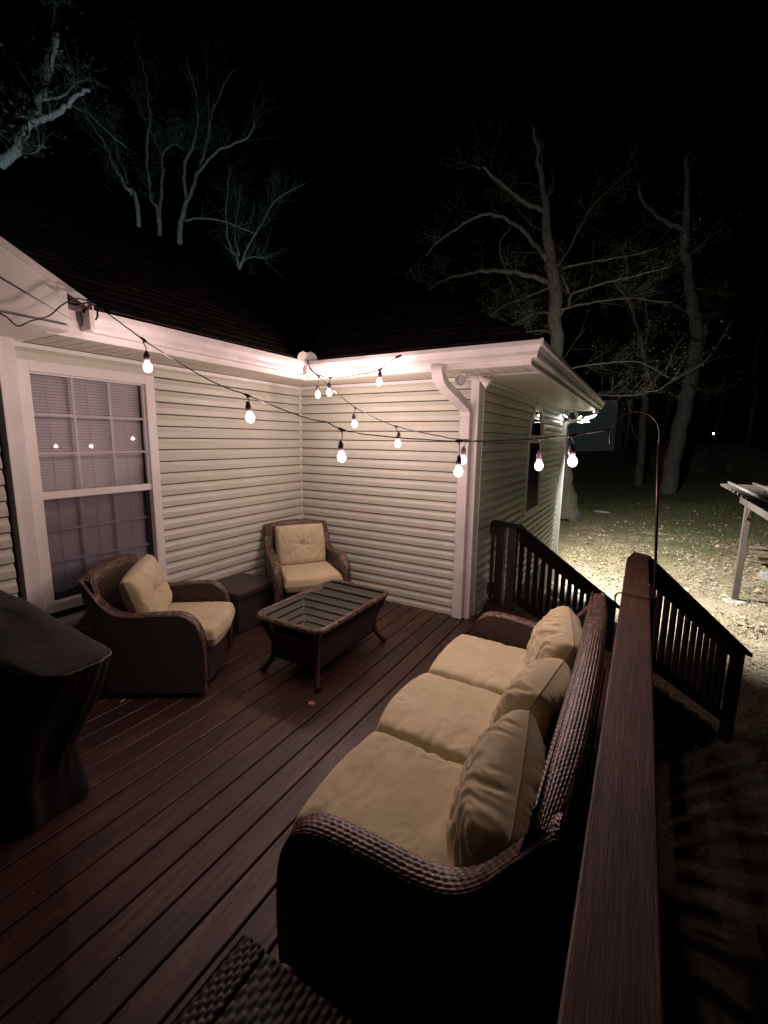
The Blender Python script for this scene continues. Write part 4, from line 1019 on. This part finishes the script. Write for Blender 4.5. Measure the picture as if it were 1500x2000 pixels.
# small leaves on the deck
def dead_leaf(x_, y_, a_, s_, label):
    b = MB(); pts_ = [(0, -1), (.35, -.4), (.4, .1), (.2, .7), (0, 1), (-.25, .6), (-.4, .0), (-.3, -.5)]
    c_, n_ = math.cos(a_), math.sin(a_)
    b.add([(x_+s_*(c_*p-n_*q), y_+s_*(n_*p+c_*q), .004+.006*abs(p)) for p, q in pts_], [tuple(range(8))]); b.obj('fallen_leaf', M['litter'], label=label, cat='leaf')
dead_leaf(.671, -2.697, .5, .03, 'small dry leaf on the dark boards behind the swivel armchair')
dead_leaf(1.93, -3.0, .2, .010, 'tiny pale leaf fragment on the boards left of the sofa arm')

# ------------------------------------------------------------------ yard objects
pg = empty('pergola', (5.40, 6.10, GZ), label='dark stained pergola with slatted top at the right edge of the yard', cat='pergola')
def lb(name, x0, x1, y0, y1, z0, z1, mat=M['pergola'], Mx=None): b = MB(); b.box(x0, x1, y0, y1, z0, z1, M=Mx); return b.obj(name, mat, pg, bevel=.006)
lb('post', -.05, .05, -.05, .05, 0, 2.08); lb('post', 2.5, 2.6, -.05, .05, 0, 2.08); lb('post', -.05, .05, -3.5, -3.4, 0, 2.08); lb('post', 2.5, 2.6, -3.5, -3.4, 0, 2.08)
lb('beam', -.09, -.051, -3.8, .35, 1.84, 2.03); lb('beam', .051, .09, -3.8, .35, 1.84, 2.03)
for k in range(12):
    y_ = .26-k*.36
    b = MB(); b.extrude([(-.42, y_, 2.19), (-.42, y_, 2.15), (-.30, y_, 2.085), (-.15, y_, 2.035), (3.0, y_, 2.035), (3.0, y_, 2.19)], (0, 0, 0), (0, .038, 0)); b.obj('rafter', M['pergola'], pg, bevel=.004)
for k in range(9):
    x_ = -.30+k*.38; lb('slat', x_, x_+.04, -3.9, .45, 2.192, 2.23)
lb('brace', -.019, .019, -.02, .02, -.25, .25, Mx=Matrix.Translation((.0, -.18, 1.72)) @ Matrix.Rotation(R(45), 4, 'X'))
b = MB(); b.lathe([(.20, -.03), (.19, .01), (.14, .025), (.001, .03)], 14); fo = b.obj('post_footing', M['block'], smooth=False, label='pale concrete footing under the nearest pergola post', cat='footing'); fo.location = (5.40, 6.10, GZ)
# lumber pile and blocks under the pergola
for k in range(9):
    b = MB(); a_ = random.uniform(-.25, .25); b.box(-.6, .6, -.05, .05, 0, .05, M=Matrix.Rotation(a_, 4, 'Z'))
    lbs = ['bottom', 'second', 'third', 'fourth', 'fifth', 'sixth', 'seventh', 'eighth', 'topmost']
    o = b.obj('lumber', M['firewood'], bevel=.004, label='old board lying %s in the scrap lumber pile under the pergola' % lbs[k], cat='board', group='scrap lumber pile under the pergola')
    o.location = (6.75+random.uniform(-.1, .1), 9.3+random.uniform(-.15, .15), GZ+.05+.052*k)
for k, (x_, y_, lbq) in enumerate(((6.30, 8.05, 'left'), (6.72, 7.95, 'right'))):
    b = MB(); b.box(-.2, .2, -.1, .1, 0, .19); o = b.obj('concrete_block', M['block'], bevel=.008, label='grey concrete block, %s one of the pair before the lumber pile' % lbq, cat='block', group='concrete blocks by the lumber pile'); o.location = (x_, y_, GZ); o.rotation_euler.z = .1*k
b = MB(); b.box(-.06, .06, -.06, .06, 0, 1.1); o = b.obj('wooden_post', M['tanwood'], bevel=.006, label='tan wooden post at the right edge behind the pergola post', cat='post'); o.location = (6.42, 8.35, GZ)
# white edging stones near the stair foot
for k in range(7):
    b = MB(); n1, n2 = 10, 7; Pn = np.zeros((n2, n1, 3))
    for i in range(n2):
        for j in range(n1):
            th = math.pi*i/(n2-1); ph_ = 2*math.pi*j/n1; v_ = Vector((math.sin(th)*math.cos(ph_), math.sin(th)*math.sin(ph_), math.cos(th))); rr_ = .16*(1+.25*noise.noise(v_*1.6+Vector((k*5, 0, 0))))
            Pn[i, j] = (v_.x*rr_*1.2, v_.y*rr_, v_.z*rr_*.8)
    o = link('edging_stone', grid('edging_stone', Pn, closed_u=True), M['stone'], label='%s white edging stone seen through the balusters of the house side stair railing' % ['first', 'second', 'third', 'fourth', 'fifth', 'sixth', 'seventh'][k], cat='stone', group='white edging stones by the steps')
    o.location = (2.50+k*.235, 4.55-k*.36, GZ+.09); o.rotation_euler.z = k
o = None
for (x_, y_, s_, lbq) in ((2.33, 16.4, .34, 'flat pale stone slab lying in the grass right of the big tree'), (4.6, 6.2, .16, 'small pale stone lying on the straw left of the pergola post'), (1.02, 12.9, .22, 'pale lump of stone at the foot of the big tree')):
    b = MB(); b.lathe([(s_*1.0, -.02), (s_*.95, .03), (s_*.6, .06), (.001, .065)], 9); o = b.obj('flat_stone', M['stone'], label=lbq, cat='stone'); o.location = (x_, y_, gz(x_, y_)); o.scale = (1, .6, 1); o.rotation_euler.z = s_*9
# neighbour shed
sp = at(1165, 800, 46)
sd = empty('neighbour_shed', (float(sp[0]), float(sp[1]), 1.2), R(20), label='dim blue grey neighbouring building behind the big tree trunk', cat='building')
b = MB(); b.box(-2.8, 2.05, 0, 6, -.6, 4.9); b.obj('wall', M['shed'], sd)
b = MB()
for k in range(16): b.box(-2.78+k*.3, -2.74+k*.3, -.02, -.001, -.5, 4.85)
b.obj('batten', M['shed'], sd)
b = MB(); b.extrude([(-3.0, -.3, 4.9), (2.2, -.3, 4.9), (2.2, 3, 6.3), (-3.0, 3, 6.3)], (0, 0, 0), (0, 0, .12)); b.obj('roof', M['shingle'], sd)
b = MB(); b.box(2.12, 2.9, .5, .6, -.6, 4.2); b.obj('side_panel', M['core'], sd)
# brush heaps
for k, (px, dp_, w_, h_, lbq) in enumerate(((1325, 33, 2.6, 2.2, 'left and darker'), (1425, 33, 3.0, 1.9, 'right and larger'))):
    c0 = at(px, 935, dp_); Pn = np.zeros((18, 40, 3))
    for i in range(18):
        for j in range(40):
            th = math.pi/2*i/17; ph_ = 2*math.pi*j/40; v_ = Vector((math.sin(th)*math.cos(ph_), math.sin(th)*math.sin(ph_), math.cos(th)))
            q = 1+.16*noise.noise(v_*2.5+Vector((k*9, 0, 0)))+.05*noise.noise(v_*9)
            Pn[i, j] = (v_.x*w_*q, v_.y*w_*.7*q, v_.z*h_*q)
    ro2 = empty('brush_heap', (float(c0[0]), float(c0[1]), gz(c0[0], c0[1])-.2), label='rounded brush heap under the trees, %s of the two' % lbq, cat='brush heap', group='brush heaps at the back of the yard')
    link('mound', grid('mound', Pn, closed_u=True), M['brush'], ro2)
    b = MB()
    for s_ in range(160):
        th = random.uniform(0, 1.4); ph_ = random.uniform(0, 6.28); p = Vector((math.sin(th)*math.cos(ph_)*w_, math.sin(th)*math.sin(ph_)*w_*.7, math.cos(th)*h_)); q = p+Vector((random.gauss(0, .5), random.gauss(0, .5), random.gauss(.1, .25)))
        b.tube([p, (p+q)/2+Vector((0, 0, .05)), q], [.02, .014, .006], 3, cap=False)
    b.obj('branch_litter', M['twig'], ro2, kind='stuff')
# distant lamp
lp_ = at(1398, 848, 120); dl = empty('distant_lamp', (float(lp_[0]), float(lp_[1]), float(lp_[2])-5), label='tiny bluish lamp glowing far off in the dark on the right', cat='lamp')
b = MB(); b.tube([(0, 0, -6), (0, 0, 4.9)], .08, 6); b.obj('pole', M['dark'], dl)
b = MB(); b.box(-.7, .5, -.2, .2, 4.95, 5.35); b.obj('lamp_panel', M['farlamp'], dl)

# ------------------------------------------------------------------ trees
class TreeB:
    def __init__(s, name, label, bark_, twig_, base, group='bare trees around the house'):
        s.root = empty(name, (float(base[0]), float(base[1]), float(base[2])), label=label, cat='tree', group=group); s.o = np.array(base, float)
        s.bark, s.twig = bark_, twig_; s.tw = MB(); s.lf = []
    def limb(s, pts_, rad, name='branch', n=8, twigs=10, tl=1.2, tr=.012, spread=.9, leaves=0, up=.15, jit=.04, sub=3):
        P_ = smooth_path(pts_, 4); k = len(P_); P_ = [np.array(p)+(rng.normal(0, 1, 3)*min(rad[0]*.22, .03)+np.array([math.sin(i*1.7), math.cos(i*1.3), 0])*min(rad[-1]*1.2, .02) if i else 0) for i, p in enumerate(P_)]; rr_ = np.interp(np.linspace(0, 1, k), np.linspace(0, 1, len(rad)), rad)
        P_ = [np.array(p)-s.o for p in P_]
        b = MB(); b.tube(P_, rr_, n); b.obj(name, s.bark, s.root, smooth=True)
        for _ in range(twigs):
            i = random.randrange(max(1, k//4), k); p = P_[i]; tdir = P_[min(i+1, k-1)]-P_[max(i-1, 0)]; tdir = tdir/(np.linalg.norm(tdir)+1e-9)
            d = tdir*.7+np.array([random.gauss(0, spread), random.gauss(0, spread), random.gauss(up, spread*.7)]); d /= np.linalg.norm(d)
            s.grow(p, d, tl*random.uniform(.5, 1.3), min(tr, rr_[i]*.6), sub, leaves, up)
    def grow(s, p, d, L_, r_, depth, leaves, up):
        n = 6; pts_ = [p]; q = p.copy(); dd = d.copy()
        for i in range(n):
            dd = dd+np.array([random.gauss(0, .16), random.gauss(0, .16), random.gauss(up*.12, .14)]); dd /= np.linalg.norm(dd); q = q+dd*L_/n; pts_.append(q)
        s.tw.tube(pts_, [r_*(1-.75*i/n) for i in range(n+1)], 3 if depth < 2 else 4, cap=False)
        if leaves and depth <= 1:
            for _ in range(leaves):
                s.lf.append(pts_[random.randrange(2, n+1)]+np.array([random.gauss(0, .06) for _ in range(3)]))
        if depth > 0:
            for _ in range(3 if depth > 1 else 2):
                i = random.randrange(1, n); e = dd+np.array([random.gauss(0, .75) for _ in range(3)]); e /= np.linalg.norm(e)
                s.grow(pts_[i], e, L_*random.uniform(.4, .7), r_*.62*(1-.5*i/n), depth-1, leaves, up)
    def done(s, leaf_size=.045):
        if s.tw.v: s.tw.obj('twigs', s.twig, s.root, kind='stuff')
        if s.lf:
            C = np.array(s.lf); n = len(C); A = rng.normal(0, 1, (n, 3)); A /= np.linalg.norm(A, axis=1, keepdims=True); B = np.cross(A, rng.normal(0, 1, (n, 3))); B /= np.linalg.norm(B, axis=1, keepdims=True)
            z = leaf_size*rng.uniform(.6, 1.4, (n, 1)); V = np.stack([C-A*z, C+B*z*.5, C+A*z, C-B*z*.5], 1); link('leaves', quads_mesh('leaves', V), M['leaf'], s.root, kind='stuff')
def A(pl, depth, drift=0.0): return [at(x_, y_, depth+drift*i/max(1, len(pl)-1)) for i, (x_, y_) in enumerate(pl)]
def px(r_, depth): return [q*depth/FPX for q in r_]
def ground_base(p): return np.array([p[0], p[1], gz(p[0], p[1])-.05])
# big tree by the house
D1 = 16.8; base = ground_base(at(1106, 1015, D1))
t1 = TreeB('oak_tree', 'big leaning furrowed oak with wide limbs just beyond the house corner', M['bark'], M['twig'], base)
tr_ = [base]+A([(1104, 985), (1100, 930), (1097, 870), (1093, 800), (1088, 720), (1085, 640), (1083, 575), (1078, 520), (1070, 465), (1064, 410), (1058, 355), (1050, 300), (1042, 240)], D1)
t1.limb(tr_, px([27, 23, 18, 14.5, 13.5, 13, 12.5, 12, 11, 9, 7, 5, 4, 2], D1), 'trunk', 14, twigs=12, tl=1.5, tr=.018, spread=1, leaves=1)
for pl, r0, r1, dr_ in (([(1074, 552), (1040, 541), (1000, 532), (950, 528), (900, 536), (860, 551), (836, 567)], 5, 1.6, -2), ([(1070, 510), (1035, 465), (1010, 440), (985, 425), (950, 418), (915, 432), (880, 455), (850, 478), (832, 500)], 4.5, 1.2, 1.5), ([(1064, 410), (1030, 400), (1000, 375), (975, 355), (948, 332), (930, 325)], 4.5, 1.5, -1), ([(1090, 618), (1108, 598), (1114, 578), (1106, 560), (1096, 535)], 3.2, 2, .2), ([(1113, 575), (1150, 562), (1200, 548), (1250, 536), (1305, 522)], 2.4, .8, -2), ([(1088, 520), (1110, 490), (1135, 440), (1160, 400), (1200, 360), (1246, 320)], 2.2, .8, 1), ([(1096, 525), (1150, 512), (1200, 505), (1260, 492), (1285, 484)], 2, .7, -1), ([(1100, 728), (1130, 716), (1180, 710), (1240, 706), (1280, 722), (1305, 738)], 1.8, .6, -3), ([(1110, 760), (1160, 770), (1205, 773), (1250, 770), (1285, 762)], 1.5, .5, -4), ([(1092, 605), (1150, 592), (1200, 585), (1240, 583), (1310, 592)], 2, .8, -1), ([(1080, 610), (1045, 612), (1012, 628), (975, 655)], 2, .8, -2), ([(1082, 650), (1050, 645), (1010, 652), (960, 640)], 1.8, .7, -3), ([(1075, 560), (1030, 580), (980, 600), (930, 640)], 1.8, .6, 2), ([(1000, 440), (975, 480), (985, 520), (1000, 560), (1010, 590)], 1.4, .6, .5)):
    t1.limb(A(pl, D1, dr_), px([r0, (r0+r1)/2, r1], D1), 'branch', 7, twigs=15, tl=1.3, tr=.008, spread=.6, leaves=1, sub=3)
t1.done(.03)
# leaning tree
D2 = 25.5; base = ground_base(at(1302, 975, D2))
t2 = TreeB('leaning_tree', 'tall pale trunk leaning right behind the hook pole', M['barkgrey'], M['twig'], base)
t2.limb([base]+A([(1303, 962), (1318, 880), (1337, 798), (1349, 736), (1357, 693), (1359, 645), (1354, 606), (1346, 568), (1342, 520), (1337, 472), (1339, 438), (1342, 376), (1340, 300)], D2), px([22, 15, 14, 13.5, 13, 13, 11, 10, 9, 8.5, 8, 7, 5, 3], D2), 'trunk', 12, twigs=10, tl=1.8, tr=.03, leaves=1)
t2.limb(A([(1358, 690), (1366, 672), (1374, 650), (1379, 632)], D2), px([9, 7, 4], D2), 'branch', 8, twigs=4)
t2.limb(A([(1335, 448), (1303, 434), (1274, 414), (1253, 390), (1248, 355)], D2), px([5, 3.5, 2], D2), 'branch', 7, twigs=8, tl=1.4)
for pl in ([(1350, 560), (1390, 570), (1420, 580)], [(1345, 520), (1300, 540), (1260, 560)], [(1340, 750), (1390, 765), (1400, 770)]):
    t2.limb(A(pl, D2, -2), px([1.5, .6], D2), 'branch', 5, twigs=14, tl=1.0, leaves=3, sub=2)
t2.done(.05)
D3 = 27.5; base = ground_base(at(1246, 964, D3))
t3 = TreeB('slender_tree', 'slender mossy tree between the big oak and the leaning trunk', M['bark'], M['twig'], base)
t3.limb([base]+A([(1248, 940), (1253, 880), (1256, 808), (1262, 736), (1255, 678), (1243, 635), (1231, 597), (1212, 568), (1195, 540)], D3), px([10, 8, 7, 6.5, 6, 5, 4, 3, 2, 1], D3), 'trunk', 10, twigs=20, tl=1.8, tr=.018, leaves=2, spread=1)
t3.limb(A([(1258, 693), (1265, 640), (1262, 600), (1250, 560)], D3), px([3.5, 2, 1], D3), 'branch', 6, twigs=10, tl=1.4, leaves=2)
t3.limb(A([(1252, 870), (1236, 840), (1228, 800), (1224, 760), (1228, 730)], D3, -2), px([1.3, .8], D3), 'vine', 5, twigs=6, tl=.8)
t3.done(.05)
# left trees, lit from behind the house
def hidden_base(p): return np.array([p[0], p[1], gz(p[0], p[1])-.05])
def left_tree(name, label, D, limbs, bark_, leaves, tl=1.3, nt=10):
    b0 = A([limbs[0][0][0]], D)[0]; base = hidden_base(b0)
    t = TreeB(name, label, bark_, M['twigpale'], base)
    for i, (pl, r_, dr_) in enumerate(limbs):
        pts_ = A(pl, D, dr_)
        if i == 0: pts_ = [base, base*.5+b0*.5]+pts_; r_ = [r_[0]*1.5, r_[0]*1.2]+list(r_)
        t.limb(pts_, px(r_, D), 'trunk' if i == 0 else 'branch', 9, twigs=nt, tl=tl, tr=.012, spread=.55, leaves=leaves, up=.5, sub=3 if i < 3 else 2)
    t.done(.06)
left_tree('silver_tree', 'thick forked pale tree at the top left corner above the roof', 15, [([(-95, 440), (-50, 370), (5, 318), (33, 288), (45, 262), (66, 240), (99, 227), (128, 209), (149, 190), (172, 174)], [11, 10.5, 10, 9, 8, 6.5, 5.5, 4.5, 3.5, 3], -1), ([(66, 240), (70, 222), (76, 192), (86, 165), (90, 132), (97, 95), (110, 66), (99, 50), (83, 25), (72, -10)], [7, 6.5, 6, 6, 5.5, 5, 4, 3, 2, 1.5], 1), ([(66, 238), (37, 225), (0, 244), (-30, 260)], [3, 2], 0), ([(83, 194), (120, 188), (153, 161), (176, 151)], [3, 2, 1], 1), ([(29, 285), (45, 298), (66, 298), (79, 285)], [2, 1], -1), ([(112, 74), (103, 124), (90, 165)], [4, 3], 1), ([(40, 270), (10, 250), (-20, 200)], [3, 1], 0)], M['barkpale'], 1, 1.0, 9)
left_tree('slanting_tree', 'thin pale tree slanting up left, left of the twin trunked one', 20, [([(269, 409), (248, 368), (223, 322), (207, 289), (182, 248), (174, 219)], [4, 3.6, 3.2, 2.6, 1.6, 1], 0), ([(256, 380), (244, 335), (228, 300), (225, 260)], [2, 1], 1), ([(248, 289), (215, 262), (178, 227), (141, 207)], [1, 1.5, 1.2], -1)], M['barkpale'], 1, 1.6, 12)
left_tree('twin_trunk_tree', 'bare pale tree with two trunks meeting in a V at the roof ridge', 22, [([(309, 434), (298, 393), (290, 351), (287, 289), (293, 231), (289, 186), (285, 145), (269, 103), (262, 70)], [3.8, 3.4, 3, 2.6, 2.3, 2, 1.5, 1, .6], 0), ([(310, 434), (314, 393), (318, 343), (316, 306), (302, 273), (285, 236), (265, 198), (240, 161)], [3.4, 3, 2.8, 2.2, 1.8, 1.4, 1, .6], 1), ([(316, 306), (327, 289), (343, 283), (358, 292)], [1.4, .7], 0)], M['barkpale'], 1, 1.7, 16)
left_tree('wide_crowned_tree', 'bare pale tree with spreading upright limbs right of the twin trunked one', 22, [([(351, 459), (360, 413), (362, 372), (360, 327), (376, 289), (384, 248), (386, 207), (372, 145), (364, 112)], [5, 4.2, 3.2, 2.8, 2.4, 2, 1.6, 1, .6], 0), ([(360, 405), (376, 372), (386, 339), (397, 306), (409, 256), (413, 223), (426, 194), (438, 165), (459, 132)], [3.6, 3.4, 3.2, 3, 2.6, 2.2, 1.8, 1.2, .6], 1), ([(386, 339), (413, 306), (434, 289), (459, 281), (488, 264), (496, 240)], [2.2, 2, 1.6, 1], -1), ([(362, 432), (384, 426), (413, 428), (442, 434), (467, 444), (496, 455)], [1.8, 1.4, .8], -1), ([(409, 250), (407, 186), (403, 145), (403, 74)], [1.8, 1, .5], 1)], M['barkpale'], 0, 1.5, 14)
left_tree('bushy_sapling', 'low twiggy sapling rising behind the valley of the roof', 22, [([(467, 527), (451, 488), (442, 434), (444, 372), (452, 325)], [2.6, 2.2, 1.6, 1, .5], 0), ([(468, 525), (488, 475), (513, 434), (537, 393), (562, 376), (597, 358)], [2.2, 1.8, 1.3, .9, .5], 0), ([(467, 500), (459, 455), (467, 401), (471, 351)], [1.8, 1, .5], 1), ([(471, 513), (492, 502), (521, 506)], [1.2, .6], 0)], M['barkpale'], 0, 1.4, 22)
# dim background trees
for k, (bx_, by_, dp_, h_) in enumerate(((1215, 930, 48, 13), (1390, 905, 55, 15), (1450, 915, 42, 12), (1290, 900, 60, 16), (1160, 900, 60, 15))):
    b0 = at(bx_, by_, dp_); base = ground_base(b0); t = TreeB('background_tree', '%s dim bare tree in the dark woods behind the yard' % ['slender', 'tall', 'shorter rightmost', 'farthest', 'partly hidden'][k], M['bark'], M['twig'], base, 'dim woodland trees behind the yard')
    t.limb([base, base+[.2, 0, h_*.4], base+[-.2, .1, h_*.7], base+[.1, 0, h_]], [.22, .17, .11, .03], 'trunk', 7, twigs=20, tl=3, tr=.05, leaves=1, sub=2); t.done(.09)

# ------------------------------------------------------------------ ground cover
n = 60000
X = rng.uniform(1.8, 9.5, n); Y = rng.uniform(.6, 13, n)
keep = ~((X < 2.3) & (Y < 5.2)); X = X[keep]; Y = Y[keep]
dens = np.array([noise.noise(Vector((x_*.8, y_*.8, 4))) for x_, y_ in zip(X, Y)]); keep = dens > -.25; X = X[keep]; Y = Y[keep]; n = len(X)
Z = np.array([gz(x_, y_) for x_, y_ in zip(X, Y)])+.012+rng.uniform(0, .035, n)
an = rng.uniform(0, math.pi, n); L_ = rng.uniform(.010, .042, n); W_ = rng.uniform(.003, .012, n); tz_ = rng.normal(0, .35, n)
C = np.stack([X, Y, Z], -1); a_ = np.stack([np.cos(an), np.sin(an), tz_], -1)*L_[:, None]; b_ = np.stack([-np.sin(an), np.cos(an), rng.normal(0, .4, n)], -1)*W_[:, None]
link('leaf_litter', quads_mesh('leaf_litter', np.stack([C-a_, C+b_, C+a_, C-b_], 1)), M['litter'], kind='stuff')
n = 1500
X = rng.uniform(2.4, 10, n); Y = rng.uniform(1, 20, n); Z = np.array([gz(x_, y_) for x_, y_ in zip(X, Y)])+.04+rng.uniform(0, .03, n); an = rng.uniform(0, math.pi, n); L_ = rng.uniform(.03, .07, n)
C = np.stack([X, Y, Z], -1); a_ = np.stack([np.cos(an), np.sin(an), rng.normal(0, .3, n)], -1)*L_[:, None]; b_ = np.stack([-np.sin(an), np.cos(an), rng.normal(0, .4, n)], -1)*L_[:, None]*.6
link('fallen_leaves', quads_mesh('fallen_leaves', np.stack([C-a_, C+b_, C+a_, C-b_], 1)), M['litter'], kind='stuff')
n = 60000
X = rng.uniform(-1, 13, n); Y = rng.uniform(1, 24, n)
dens = np.array([noise.noise(Vector((x_*.55, y_*.55, 9)))+(.35*min(1, (y_-8)/4)) for x_, y_ in zip(X, Y)]); keep = (dens > .12) & ~((X < 2.3) & (Y < 5.4)); X = X[keep]; Y = Y[keep]; n = len(X)
Z = np.array([gz(x_, y_) for x_, y_ in zip(X, Y)]); C = np.stack([X, Y, Z], -1); an = rng.uniform(0, math.pi, n)
wd = np.stack([np.cos(an), np.sin(an), 0*an], -1)*rng.uniform(.003, .007, n)[:, None]; h_ = rng.uniform(.04, .11, n); tp = C+np.stack([rng.normal(0, .03, n), rng.normal(0, .03, n), h_], -1)
link('grass', quads_mesh('grass', np.stack([C-wd, C+wd, tp+wd*.3, tp-wd*.3], 1)), M['grass'], kind='stuff')
